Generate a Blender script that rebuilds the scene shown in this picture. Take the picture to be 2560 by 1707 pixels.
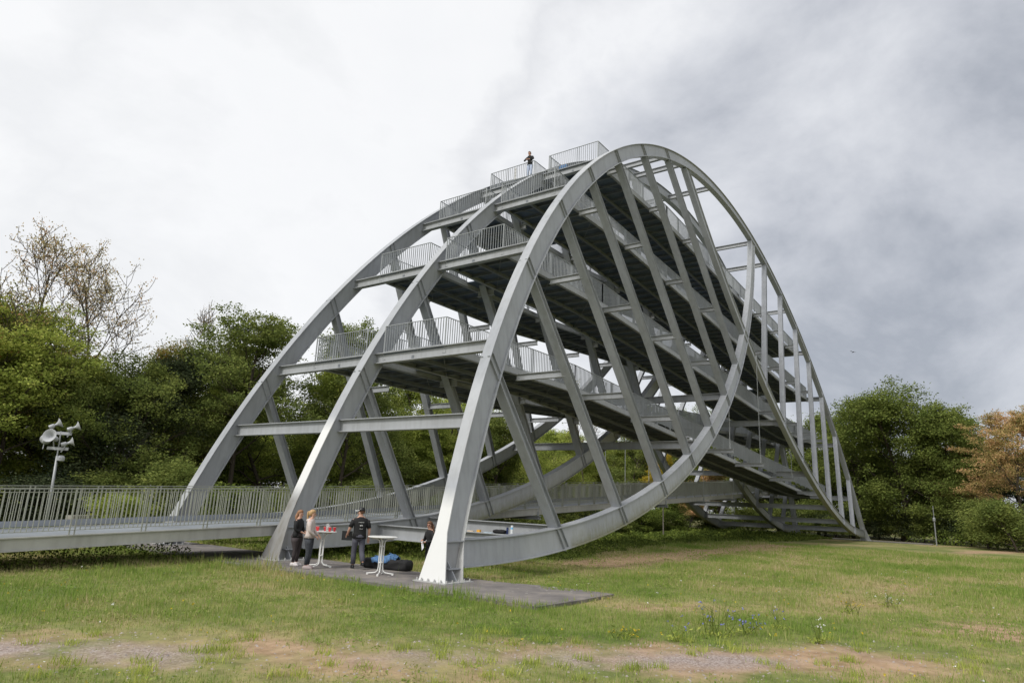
import bpy, math, random
import numpy as np
from mathutils import Vector, Matrix
random.seed(7); RS = np.random.RandomState(11)
D = bpy.data; SC = bpy.context.scene; COL = SC.collection
for o in list(D.objects): D.objects.remove(o, do_unlink=True)

# ---------------------------------------------------------------- camera
cam = D.cameras.new('camera'); camo = D.objects.new('camera', cam); COL.objects.link(camo)
cam.sensor_width = 36; cam.lens = 1672.456/2560*36; cam.clip_end = 6000; cam.clip_start = .1
CP = Vector((-14.2597, -19.8770, 2.1346))
CF = Vector((0.78588204, 0.57161371, 0.23589656)); CR = Vector((0.57885173, -0.81421534, 0.04454274)); CU = Vector((-0.21753184, -0.1015438, 0.9707568))
camo.matrix_world = Matrix(((CR.x, CU.x, -CF.x, CP.x), (CR.y, CU.y, -CF.y, CP.y), (CR.z, CU.z, -CF.z, CP.z), (0, 0, 0, 1)))
SC.camera = camo
SC.view_settings.view_transform = 'Standard'; SC.view_settings.look = 'None'
SC.view_settings.exposure = 0.62; SC.view_settings.gamma = 1; SC.view_settings.use_curve_mapping = False

# ---------------------------------------------------------------- world
SUN_EL, SUN_AZ = math.radians(46), math.radians(171)      # direction towards the sun, measured from +x
sdir = Vector((math.cos(SUN_EL)*math.cos(SUN_AZ), math.cos(SUN_EL)*math.sin(SUN_AZ), math.sin(SUN_EL)))
W_ = D.worlds.new('World'); SC.world = W_; W_.use_nodes = True
nt = W_.node_tree; nt.nodes.clear()
def N(t, typ, **k):
    n = t.nodes.new(typ)
    for a, b in k.items(): setattr(n, a, b)
    return n
def setramp(r, stops, interp='LINEAR'):
    cr = r.color_ramp; cr.interpolation = interp
    while len(cr.elements) > 1: cr.elements.remove(cr.elements[-1])
    cr.elements[0].position = stops[0][0]; cr.elements[0].color = (*stops[0][1], 1)
    for p, c in stops[1:]:
        e = cr.elements.new(p); e.color = (*c, 1)
L = nt.links.new
sky = N(nt, 'ShaderNodeTexSky', sky_type='NISHITA', sun_disc=False, sun_elevation=SUN_EL, sun_rotation=math.radians(90)-SUN_AZ)
bg1 = N(nt, 'ShaderNodeBackground'); bg1.inputs[1].default_value = .07; L(sky.outputs[0], bg1.inputs[0])
tc = N(nt, 'ShaderNodeTexCoord')
dotr = N(nt, 'ShaderNodeVectorMath', operation='DOT_PRODUCT'); L(tc.outputs['Generated'], dotr.inputs[0]); dotr.inputs[1].default_value = (0.97, -0.16, -0.18)
mp = N(nt, 'ShaderNodeMapping'); mp.inputs['Scale'].default_value = (1.0, 1.0, 1.6); L(tc.outputs['Generated'], mp.inputs[0])
no1 = N(nt, 'ShaderNodeTexNoise'); no1.inputs['Scale'].default_value = 2.5; no1.inputs['Detail'].default_value = 7; no1.inputs['Roughness'].default_value = .58; no1.inputs['Distortion'].default_value = .25; L(mp.outputs[0], no1.inputs[0])
ma = N(nt, 'ShaderNodeMath', operation='MULTIPLY_ADD'); L(no1.outputs[0], ma.inputs[0]); ma.inputs[1].default_value = .95; L(dotr.outputs['Value'], ma.inputs[2])
cr = N(nt, 'ShaderNodeValToRGB'); setramp(cr, [(0.0, (.655, .658, .664)), (.10, (.60, .606, .616)), (.20, (.65, .654, .662)), (.30, (.635, .64, .65)), (.38, (.55, .557, .575)), (.46, (.62, .626, .64)), (.58, (.50, .512, .54)), (.70, (.385, .40, .435)), (.80, (.27, .288, .325)), (.88, (.36, .375, .41)), (1.0, (.25, .27, .31))])
mr = N(nt, 'ShaderNodeMapRange'); mr.inputs[1].default_value = .45; mr.inputs[2].default_value = 1.55; sx_ = N(nt, 'ShaderNodeSeparateXYZ'); L(tc.outputs['Generated'], sx_.inputs[0]); hz = N(nt, 'ShaderNodeMapRange'); hz.inputs[1].default_value = .10; hz.inputs[2].default_value = .30; hz.inputs[3].default_value = .26; hz.inputs[4].default_value = 0; L(sx_.outputs['Z'], hz.inputs[0])
sb_ = N(nt, 'ShaderNodeMath', operation='SUBTRACT'); L(ma.outputs[0], sb_.inputs[0]); L(hz.outputs[0], sb_.inputs[1]); L(sb_.outputs[0], mr.inputs[0]); L(mr.outputs[0], cr.inputs[0])
bg2 = N(nt, 'ShaderNodeBackground'); L(cr.outputs[0], bg2.inputs[0]); bg2.inputs[1].default_value = 1.0
mx = N(nt, 'ShaderNodeMixShader'); mx.inputs[0].default_value = .93; L(bg1.outputs[0], mx.inputs[1]); L(bg2.outputs[0], mx.inputs[2])
wo = N(nt, 'ShaderNodeOutputWorld'); L(mx.outputs[0], wo.inputs[0])
sun = D.lights.new('sun', 'SUN'); sun.energy = 1.7; sun.angle = math.radians(14); sun.color = (1, .97, .92)
suno = D.objects.new('sun', sun); COL.objects.link(suno); suno.rotation_euler = sdir.to_track_quat('Z', 'Y').to_euler()

# ---------------------------------------------------------------- materials
def mat(name, col, rough=.6, metal=0, spec=.4, noise=None, bump=0, bscale=30):
    m = D.materials.new(name); m.use_nodes = True; t = m.node_tree; b = t.nodes['Principled BSDF']
    b.inputs['Roughness'].default_value = rough; b.inputs['Metallic'].default_value = metal; b.inputs['Specular IOR Level'].default_value = spec
    b.inputs['Base Color'].default_value = (*col, 1)
    if noise:
        sc, amt = noise
        n = N(t, 'ShaderNodeTexNoise'); n.inputs['Scale'].default_value = sc; n.inputs['Detail'].default_value = 5
        c = N(t, 'ShaderNodeTexCoord'); t.links.new(c.outputs['Object'], n.inputs[0])
        r = N(t, 'ShaderNodeValToRGB'); setramp(r, [(.3, tuple(x*(1-amt) for x in col)), (.7, tuple(min(1, x*(1+amt)) for x in col))])
        t.links.new(n.outputs[0], r.inputs[0]); t.links.new(r.outputs[0], b.inputs['Base Color'])
    if bump:
        n2 = N(t, 'ShaderNodeTexNoise'); n2.inputs['Scale'].default_value = bscale; c = N(t, 'ShaderNodeTexCoord'); t.links.new(c.outputs['Object'], n2.inputs[0])
        bp = N(t, 'ShaderNodeBump'); bp.inputs['Strength'].default_value = bump; bp.inputs['Distance'].default_value = .02
        t.links.new(n2.outputs[0], bp.inputs['Height']); t.links.new(bp.outputs[0], b.inputs['Normal'])
    return m
def steel(name, base, amt=.11):
    """weathered grey paint: cloudy tone, fine grain, vertical rain streaks, attribute driven algae / repaint / grime"""
    m = D.materials.new(name); m.use_nodes = True; t = m.node_tree; b = t.nodes['Principled BSDF']; K = t.links.new
    geo = N(t, 'ShaderNodeNewGeometry')
    n1 = N(t, 'ShaderNodeTexNoise'); n1.inputs['Scale'].default_value = .55; n1.inputs['Detail'].default_value = 6; n1.inputs['Roughness'].default_value = .62; K(geo.outputs['Position'], n1.inputs[0])
    mp = N(t, 'ShaderNodeMapping'); mp.inputs['Scale'].default_value = (3.5, 3.5, .5); K(geo.outputs['Position'], mp.inputs[0])
    n2 = N(t, 'ShaderNodeTexNoise'); n2.inputs['Scale'].default_value = 1.6; n2.inputs['Detail'].default_value = 6; K(mp.outputs[0], n2.inputs[0])
    r1 = N(t, 'ShaderNodeValToRGB'); setramp(r1, [(.3, tuple(x*(1-amt) for x in base)), (.7, tuple(x*(1+amt*.7) for x in base))]); K(n1.outputs[0], r1.inputs[0])
    r2 = N(t, 'ShaderNodeValToRGB'); setramp(r2, [(.32, (.84, .835, .82)), (.56, (1, 1, 1))]); K(n2.outputs[0], r2.inputs[0])
    m1 = N(t, 'ShaderNodeMixRGB', blend_type='MULTIPLY'); m1.inputs[0].default_value = .75; K(r1.outputs[0], m1.inputs[1]); K(r2.outputs[0], m1.inputs[2])
    at = N(t, 'ShaderNodeAttribute', attribute_name='stain'); sp = N(t, 'ShaderNodeSeparateColor'); K(at.outputs['Color'], sp.inputs[0])
    n3 = N(t, 'ShaderNodeTexNoise'); n3.inputs['Scale'].default_value = 3.2; n3.inputs['Detail'].default_value = 8; n3.inputs['Roughness'].default_value = .7; mp3 = N(t, 'ShaderNodeMapping'); mp3.inputs['Scale'].default_value = (2.2, 2.2, .8); K(geo.outputs['Position'], mp3.inputs[0]); K(mp3.outputs[0], n3.inputs[0])
    cur = m1.outputs[0]
    for ch, colr, lo in (('Green', (.74, .74, .72), None), ('Red', (.17, .165, .055), .2), ('Blue', (.17, .155, .125), .2)):
        mixn = N(t, 'ShaderNodeMixRGB'); K(cur, mixn.inputs[1]); mixn.inputs[2].default_value = (*colr, 1)
        if lo is None: K(sp.outputs[ch], mixn.inputs[0])
        else:
            a = N(t, 'ShaderNodeMath', operation='ADD'); K(sp.outputs[ch], a.inputs[0]); K((n3 if ch == 'Red' else n2).outputs[0], a.inputs[1])
            q = N(t, 'ShaderNodeMapRange'); q.inputs[1].default_value = .76; q.inputs[2].default_value = 1.45; q.inputs[4].default_value = .85; K(a.outputs[0], q.inputs[0])
            g = N(t, 'ShaderNodeMath', operation='MULTIPLY'); K(q.outputs[0], g.inputs[0])
            st = N(t, 'ShaderNodeMath', operation='GREATER_THAN'); st.inputs[1].default_value = .01; K(sp.outputs[ch], st.inputs[0]); K(st.outputs[0], g.inputs[1]); K(g.outputs[0], mixn.inputs[0])
        cur = mixn.outputs[0]
    K(cur, b.inputs['Base Color']); b.inputs['Roughness'].default_value = .52; b.inputs['Specular IOR Level'].default_value = .35
    n4 = N(t, 'ShaderNodeTexNoise'); n4.inputs['Scale'].default_value = 2.2; n4.inputs['Detail'].default_value = 3; K(geo.outputs['Position'], n4.inputs[0])
    bp = N(t, 'ShaderNodeBump'); bp.inputs['Strength'].default_value = .25; bp.inputs['Distance'].default_value = .02; K(n4.outputs[0], bp.inputs['Height']); K(bp.outputs[0], b.inputs['Normal'])
    return m
STEEL = steel('weathered_grey_paint', (.33, .345, .37)); STEEL2 = steel('grey_paint_beam', (.345, .358, .375)); DARKST = steel('grimy_underside_steel', (.165, .178, .20)); RAILM = steel('galvanised_rail', (.38, .40, .415)); RAILW = steel('walkway_rail', (.33, .34, .29), .16)  # DARKST: shade beneath the decks painted in as a darker steel colour
PANEL = mat('deck_panel_blue_grey', (.095, .12, .16), .6, noise=(1.4, .25)); GIRD = steel('walkway_girder', (.40, .40, .375), .16)
BOLT = mat('galvanised_bolt', (.40, .40, .395), .5); WHITE = mat('white_lacquer', (.74, .74, .72), .35); RED = mat('red_plastic_cup', (.75, .03, .04), .35)

def leafmat(name, cols, trans=.28):
    m = D.materials.new(name); m.use_nodes = True; t = m.node_tree; t.nodes.remove(t.nodes['Principled BSDF']); K = t.links.new
    geo = N(t, 'ShaderNodeNewGeometry'); oi = N(t, 'ShaderNodeObjectInfo')
    n = N(t, 'ShaderNodeTexNoise'); n.inputs['Scale'].default_value = .55; n.inputs['Detail'].default_value = 4; K(geo.outputs['Position'], n.inputs[0])
    a = N(t, 'ShaderNodeMath', operation='MULTIPLY_ADD'); K(geo.outputs['Random Per Island'], a.inputs[0]); a.inputs[1].default_value = .45; K(n.outputs[0], a.inputs[2])
    s = N(t, 'ShaderNodeMapRange'); s.inputs[1].default_value = .38; s.inputs[2].default_value = 1.08; K(a.outputs[0], s.inputs[0])
    r = N(t, 'ShaderNodeValToRGB'); k = len(cols); setramp(r, [(i/(k-1), c) for i, c in enumerate(cols)]); K(s.outputs[0], r.inputs[0])
    df = N(t, 'ShaderNodeBsdfDiffuse'); tr = N(t, 'ShaderNodeBsdfTranslucent'); mx = N(t, 'ShaderNodeMixShader'); mx.inputs[0].default_value = trans
    K(r.outputs[0], df.inputs[0]); K(r.outputs[0], tr.inputs[0]); K(df.outputs[0], mx.inputs[1]); K(tr.outputs[0], mx.inputs[2]); K(mx.outputs[0], t.nodes['Material Output'].inputs[0])
    return m
LG = {
 'green': leafmat('leaf_green', [(0.108, 0.147, 0.040), (0.183, 0.225, 0.062), (0.292, 0.316, 0.087)]),
 'light': leafmat('leaf_light_green', [(0.195, 0.250, 0.053), (0.323, 0.388, 0.086), (0.518, 0.526, 0.136)]),
 'dark': leafmat('leaf_dark_green', [(0.036, 0.055, 0.028), (0.066, 0.085, 0.042), (0.113, 0.127, 0.063)], .15),
 'maple': leafmat('leaf_maple', [(0.097, 0.136, 0.036), (0.159, 0.198, 0.049), (0.244, 0.279, 0.074)]),
 'mixed': leafmat('leaf_green_with_brown', [(0.127, 0.179, 0.043), (0.255, 0.269, 0.075), (0.484, 0.269, 0.107)]),
 'sparse': leafmat('leaf_thin_brownish', [(0.290, 0.293, 0.139), (0.448, 0.366, 0.185), (0.632, 0.366, 0.209)]),
 'orange': leafmat('leaf_orange_tinged', [(0.188, 0.213, 0.067), (0.435, 0.325, 0.134), (0.729, 0.414, 0.246)]),
 'yellow': leafmat('leaf_yellowing', [(0.253, 0.273, 0.046), (0.506, 0.390, 0.056), (0.717, 0.468, 0.074)]),
 'under': leafmat('leaf_undergrowth', [(0.061, 0.093, 0.025), (0.133, 0.178, 0.041), (0.265, 0.317, 0.065)]),
}
BARK = mat('bark', (.075, .06, .045), .9, noise=(6, .35)); BARKL = mat('bark_pale', (.16, .145, .12), .9, noise=(6, .3))

# ---------------------------------------------------------------- mesh helpers
class MB:
    def __init__(s): s.v = []; s.f = []; s.st = []; s.mi = []; s.cm = 0
    def add(s, vs, fs, st=(0, 0, 0)):
        n = len(s.v); s.v += [tuple(p) for p in vs]; s.f += [tuple(i+n for i in f) for f in fs]; s.mi += [s.cm]*len(fs)
        s.st += [st]*len(vs) if not isinstance(st, list) else st
    def box(s, c, d, R=None, st=(0, 0, 0)):
        vs = []
        for x in (-.5, .5):
            for y in (-.5, .5):
                for z in (-.5, .5):
                    p = Vector((x*d[0], y*d[1], z*d[2]))
                    if R: p = R @ p
                    vs.append(p + Vector(c))
        s.add(vs, [(0, 1, 3, 2), (4, 6, 7, 5), (0, 4, 5, 1), (2, 3, 7, 6), (0, 2, 6, 4), (1, 5, 7, 3)], st)
    def bar(s, a, b, w, h, up=(0, 0, 1)):
        """rectangular bar a->b, w across, h along up"""
        a = Vector(a); b = Vector(b); d = (b-a); l = d.length
        if l < 1e-6: return
        x = d/l; u = Vector(up); y = u.cross(x)
        if y.length < 1e-4: y = Vector((0, 1, 0)).cross(x)
        y.normalize(); z = x.cross(y)
        s.box((a+b)/2, (l, w, h), Matrix((x, y, z)).transposed())
    def tube(s, pts, rs, n=8, cap=True):
        pts = [Vector(p) for p in pts]
        if not hasattr(rs, '__len__'): rs = [rs]*len(pts)
        vs = []; ref = None
        for i, p in enumerate(pts):
            t = (pts[min(i+1, len(pts)-1)]-pts[max(i-1, 0)]).normalized()
            if ref is None: ref = t.cross(Vector((0, 0, 1)) if abs(t.z) < .9 else Vector((1, 0, 0))).normalized()
            ref = (ref - t*ref.dot(t)).normalized(); w = t.cross(ref)
            for k in range(n):
                a = 2*math.pi*k/n; vs.append(p+(ref*math.cos(a)+w*math.sin(a))*rs[i])
        fs = [(i*n+k, i*n+(k+1) % n, (i+1)*n+(k+1) % n, (i+1)*n+k) for i in range(len(pts)-1) for k in range(n)]
        if cap: fs += [tuple(range(n-1, -1, -1)), tuple((len(pts)-1)*n+k for k in range(n))]
        s.add(vs, fs)
    def lathe(s, prof, c=(0, 0, 0), n=20, R=None):
        vs = []; c = Vector(c)
        for r, z in prof:
            for k in range(n):
                a = 2*math.pi*k/n; p = Vector((r*math.cos(a), r*math.sin(a), z)); vs.append((R @ p if R else p)+c)
        m = len(prof)
        fs = [(i*n+k, i*n+(k+1) % n, (i+1)*n+(k+1) % n, (i+1)*n+k) for i in range(m-1) for k in range(n)]
        fs += [tuple(range(n-1, -1, -1)), tuple((m-1)*n+k for k in range(n))]
        s.add(vs, fs)
    def mesh(s, name, mats, scale=1, stain=False, smooth=False):
        me = D.meshes.new(name); me.from_pydata([(a*scale, b*scale, c*scale) for a, b, c in s.v], [], s.f)
        for m in (mats if isinstance(mats, (list, tuple)) else [mats]): me.materials.append(m)
        if s.mi and max(s.mi) > 0: me.polygons.foreach_set('material_index', s.mi)
        if stain:
            ca = me.color_attributes.new('stain', 'FLOAT_COLOR', 'POINT')
            ca.data.foreach_set('color', np.array([(a, b, c, 1) for a, b, c in s.st], dtype=np.float32).ravel())
        if smooth: me.polygons.foreach_set('use_smooth', [True]*len(me.polygons))
        me.update(); return me
def link(name, data, parent=None, loc=(0, 0, 0), rot=0, **props):
    o = D.objects.new(name, data); COL.objects.link(o); o.location = loc; o.rotation_euler = (0, 0, rot) if not hasattr(rot, '__len__') else rot
    if parent: o.parent = parent
    for k, v in props.items(): o[k] = v
    return o
def obj(name, mb, mats, parent=None, scale=1, stain=False, smooth=False, loc=(0, 0, 0), rot=0, **props):
    return link(name, mb.mesh(name, mats, scale, stain, smooth), parent, loc, rot, **props)
def thing(name, label, cat, loc=(0, 0, 0), rot=0, group=None, **k):
    o = link(name, None, None, loc, rot, label=label, category=cat)
    if group: o['group'] = group
    return o
def tag(o, label, cat, group=None):
    o['label'] = label; o['category'] = cat
    if group: o['group'] = group
    return o

# ================================================================ ARCH TOWER (surveyed units, scaled by S to metres)
S = .885
W, HW, LE = 8.1348, .2348, .1296
AR, AZC, AST = 43.1961, -16.685, 1.1117
DEP = .88
def py(pl, z): return (1-pl)*(-W+LE*z)
def arc(t): return (40.5-AR*math.cos(t), AZC+AR*AST*math.sin(t))
def arcn(t):
    tx, tz = AR*math.sin(t), AR*AST*math.cos(t); l = math.hypot(tx, tz); return (tz/l, -tx/l)
T0 = math.asin(-AZC/(AR*AST))
BC, BR = (1.169, 55.9286), 55.5546          # lower bow: circle
def bow(s, mir):                              # s angle from straight down
    x, z = BC[0]+BR*math.sin(s), BC[1]-BR*math.cos(s); n = (-math.sin(s), math.cos(s))
    if mir: return (81-x, z), (-n[0], n[1])
    return (x, z), n
def sweep(m, sts, d0, d1, w0, w1, pl, stf=None):
    """sts: (x, z, nx, nz, k) k scales the half width"""
    vs = []; st = []
    for (x, z, nx, nz, k) in sts:
        for d in (d0, d1):
            for w in (w0, w1):
                X, Z = x+nx*d, z+nz*d
                vs.append((X, py(pl, Z)+w*k, Z)); st.append(stf(X, Z, d, k) if stf else (0, 0, 0))
    fs = []
    for i in range(len(sts)-1):
        a = i*4; b = a+4
        fs += [(a, a+1, b+1, b), (a+2, b+2, b+3, a+3), (a, b, b+2, a+2), (a+1, a+3, b+3, b+1)]
    e = (len(sts)-1)*4
    fs += [(0, 2, 3, 1), (e, e+1, e+3, e+2)]
    m.add(vs, fs, st)
root = thing('arch_tower', 'huge grey steel arch tower with three ribs and ramps climbing between them, on the lawn', 'arch tower')
# --- ribs
def arch_k(z):
    return 1+1.32*max(0, (1.52-z)/1.52) if z < 1.52 else 1
for pl in range(3):
    ts = [T0+(math.pi-2*T0)*i/150 for i in range(151)]
    ts = sorted(set(ts+[T0+.006, T0+.012, T0+.02, T0+.028, math.pi-T0-.012, math.pi-T0-.028]))
    sts = []
    for t in ts:
        x, z = arc(t); nx, nz = arcn(t); sts.append((x, z, nx, nz, arch_k(z)))
    # straight cut at the ground: extend first / last station slightly below the pad
    def stf(X, Z, d, k, pl=pl):
        g = 0; bl = 0; r = 0
        if X < 20:
            if pl == 0: g = .75 if Z < 2.6 else 0; bl = .42 if (Z < 1.3 and d > .03) else .0
            if pl == 1: g = .8 if 2.3 < Z < 5.2 and d < .04 else 0; bl = .72 if Z < 2.2 and d < .04 else (.4 if Z < 1.2 else 0)
        else:
            r = .45 if Z < 3 else 0
        g = max(g, .16*((math.sin((int(Z/3.3)+7*int(X/9)+31*pl)*12.9898)*43758.5453) % 1)); return (r, g, bl)
    m = MB()
    # break at paint edges: duplicate stations so that colour steps are crisp
    sweep(m, sts, 0, .035, -HW, HW, pl, stf); sweep(m, sts, DEP-.035, DEP, -HW, HW, pl, stf)
    s1 = [(x, z, nx, nz, 1) for x, z, nx, nz, k in sts]
    sweep(m, s1, .035, DEP-.035, -.125, .125, pl, lambda X, Z, d, k: (0, 0, .5) if Z < 1.1 and X < 20 else (0, 0, 0))
    rib = obj('arch_rib', m, STEEL, root, S, True, label=['nearest of the three curved arch ribs', 'middle arch rib', 'rear arch rib'][pl])
    # base plates, bolts, foot stiffeners
    for end in (0, 1):
        bm_ = MB(); X0 = .55 if end == 0 else 80.45
        bm_.box((X0, py(pl, 0), .015), (1.36, 1.32, .03)); obj('base_plate', bm_, BOLT, rib, S)
        if end == 0:
            for sx in (-.55, -.28, 0.0, .28, .55):
                for sy in (-.60, .60):
                    b = MB(); b.lathe([(.038, .03), (.038, .06), (.022, .06), (.022, .11), (.01, .11)], (X0+sx, py(pl, 0)+sy, 0), 6); obj('anchor_bolt', b, BOLT, rib, S)
            for sy in (-.40, -.14, .12, .38):
                b = MB(); b.lathe([(.038, .03), (.038, .06), (.022, .06), (.022, .11), (.01, .11)], (X0-.58, py(pl, 0)+sy, 0), 6); obj('anchor_bolt', b, BOLT, rib, S)
            g = MB()
            for sg in (-1, 1):
                g.add([(.45, py(pl, 1.18)+sg*.03, 1.17), (1.35, py(pl, 1.18)+sg*.03, 1.17), (1.35, py(pl, 1.18)+sg*HW*1.1, 1.17), (.45, py(pl, 1.18)+sg*HW*1.1, 1.17),
                       (.45, py(pl, 1.18)+sg*.03, 1.21), (1.35, py(pl, 1.18)+sg*.03, 1.21), (1.35, py(pl, 1.18)+sg*HW*1.1, 1.21), (.45, py(pl, 1.18)+sg*HW*1.1, 1.21)],
                      [(0, 1, 2, 3), (7, 6, 5, 4), (0, 4, 5, 1), (1, 5, 6, 2), (2, 6, 7, 3), (3, 7, 4, 0)])
                g.box((.75, py(pl, .4)+sg*.19, .38), (.62, .3, .03))
                g.add([(.62, py(pl, 0)+sg*.03, 0), (.66, py(pl, 0)+sg*.03, 0), (.62, py(pl, 0)+sg*.5, 0), (.66, py(pl, 0)+sg*.5, 0), (.62, py(pl, 0)+sg*.03, .62), (.66, py(pl, 0)+sg*.03, .62)],
                      [(0, 2, 4), (1, 5, 3), (2, 3, 5, 4), (0, 4, 5, 1), (0, 1, 3, 2)])
            obj('foot_stiffener', g, STEEL, rib, S, True)
# --- lower bows
def inside_arch(x, z): # distance inside outer curve (>0 inside) approx radial
    dx, dz = x-40.5, z-AZC
    return AR*(1-math.hypot(dx/AR, dz/(AR*AST)))
def bow_end():
    s = .2
    while True:
        (x, z), n = bow(s, False)
        if inside_arch(x, z) < DEP*1.0: return s
        s += .001
SE = bow_end()
for pl in range(3):
    for mir in (0, 1):
        s0 = .0 if True else 0; N_ = 90; sts = []
        for i in range(N_+1):
            s = .003+(SE-.003)*i/N_; (x, z), n = bow(s, mir); sts.append((x, z, n[0], n[1], 1))
        m = MB(); e = .006*mir
        def stb(X, Z, d, k, pl=pl, mir=mir):
            low = max(0, min(1, (11-Z)/9)) if (X > 8 or mir) else .35
            v = .80*low if d < .2 else (.50*low if d < .5 else .02)
            if d > .8: v = .2 if Z > 5 else .12
            return (v, .15*((math.sin((int(X/4.7)+31*pl+mir)*12.9898)*43758.5453) % 1), 0)
        h = HW-.008-e
        sweep(m, sts, 0, .035, -h, h, pl, stb); sweep(m, sts, DEP-.035, DEP, -h, h, pl, stb)
        sweep(m, sts, .035, .24, -.12+e, .12-e, pl, stb); sweep(m, sts, .24, DEP-.035, -.12+e, .12-e, pl, stb)
        obj('lower_bow', m, STEEL, root, S, True)
# --- hangers with stiffeners
HX = [3.40, 6.50, 9.95, 13.63, 17.63, 22.26, 27.08]
HD = (.528, -.849)
def bowz_top(x, z):   # signed: >0 above the top flange of the left bow
    return BR-DEP-math.hypot(x-BC[0], z-BC[1])
def outer_z(x):
    c = (x-40.5)/AR; return AZC+AR*AST*math.sqrt(max(0, 1-c*c))
HANG = []
for x0 in HX:
    z0 = outer_z(x0); a = 0
    while inside_arch(x0+HD[0]*a, z0+HD[1]*a) < DEP*.985: a += .01
    b = a
    while bowz_top(x0+HD[0]*b, z0+HD[1]*b) > 0: b += .01
    c = b
    while BR-math.hypot(x0+HD[0]*c-BC[0], z0+HD[1]*c-BC[1]) > 0.02: c += .01
    HANG.append((x0, z0, a, b, c))
HP = (-HD[1], HD[0])   # in-plane perpendicular
def slab(m, P0, P1, perp, q0, q1, w0, w1, pl, mir):
    vs = []
    for P in (P0, P1):
        for q in (q0, q1):
            for w in (w0, w1):
                X = P[0]+perp[0]*q; Z = P[1]+perp[1]*q
                vs.append(((81-X if mir else X), py(pl, Z)+w, Z))
    m.add(vs, [(0, 1, 3, 2), (4, 6, 7, 5), (0, 4, 5, 1), (2, 3, 7, 6), (0, 2, 6, 4), (1, 5, 7, 3)])
for pl in range(3):
    for mir in (0, 1):
        for (x0, z0, a, b, c) in HANG:
            P = lambda t: (x0+HD[0]*t, z0+HD[1]*t)
            m = MB(); hw = HW-.016
            slab(m, P(a-.05), P(b+.05), HP, -.16, -.135, -hw, hw, pl, mir); slab(m, P(a-.05), P(b+.05), HP, .135, .16, -hw, hw, pl, mir)
            slab(m, P(a-.05), P(b+.05), HP, -.135, .135, -.10, .10, pl, mir)
            h = obj('hanger', m, STEEL, root, S, True)
            for q in (-.15, .15):
                m = MB()
                for w0, w1 in ((-HW+.02, -.11), (.11, HW-.02)):
                    for t0_, t1_ in ((.04, a-.06), (b+.06, c)):
                        slab(m, P(t0_), P(t1_), HP, q-.012, q+.012, w0, w1, pl, mir)
                        if pl < 2: obj('stiffener', m, STEEL, h, S, True); m = MB()
                if pl == 2: obj('stiffener', m, STEEL, h, S, True, kind='stuff')
# --- cross beams
def ybeam(m, x, z, y0, y1, dep=.47, fw=.30, t=.035):
    m.box((x, (y0+y1)/2, z-t/2), (fw, abs(y1-y0), t)); m.box((x, (y0+y1)/2, z-dep+t/2), (fw, abs(y1-y0), t)); m.box((x, (y0+y1)/2, z-dep/2), (.03, abs(y1-y0), dep-2*t))
def crossbeam(x, z, dep=.47, fw=.30, bays=(0, 1)):
    for b in bays:
        m = MB(); ybeam(m, x, z, py(b, z)+.02, py(b+1, z)-.02, dep, fw); obj('cross_beam', m, STEEL2, root, S, True)
def arch_x(z, off=.28):
    c = math.sqrt(1-((z-AZC)/(AR*AST))**2); return 40.5-AR*c+off
LEV = [8.72, 14.32, 19.30, 23.45]; REV = [5.25, 11.5, 16.75, 21.5]
crossbeam(arch_x(5.54)+.13, 5.54, .52)
for z in LEV: crossbeam(arch_x(z)+.15, z, .47)
for z in REV: crossbeam(81-arch_x(z)-.15, z, .47)
for x in (27.3, 31.0, 38.3, 50.0, 53.8, 60.9): crossbeam(x, outer_z(x)-.38, .4, .26)
def bowtop(x):
    x = min(x, 81-x); return BC[1]-math.sqrt((BR-DEP)**2-(x-BC[0])**2)
for x in (5.4, 8.6, 25.5, 32.6, 48.4, 55.5, 63.0, 68.2, 73.6): crossbeam(x, bowtop(x)-.12, .58 if x < 10 else .5, .34)
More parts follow.
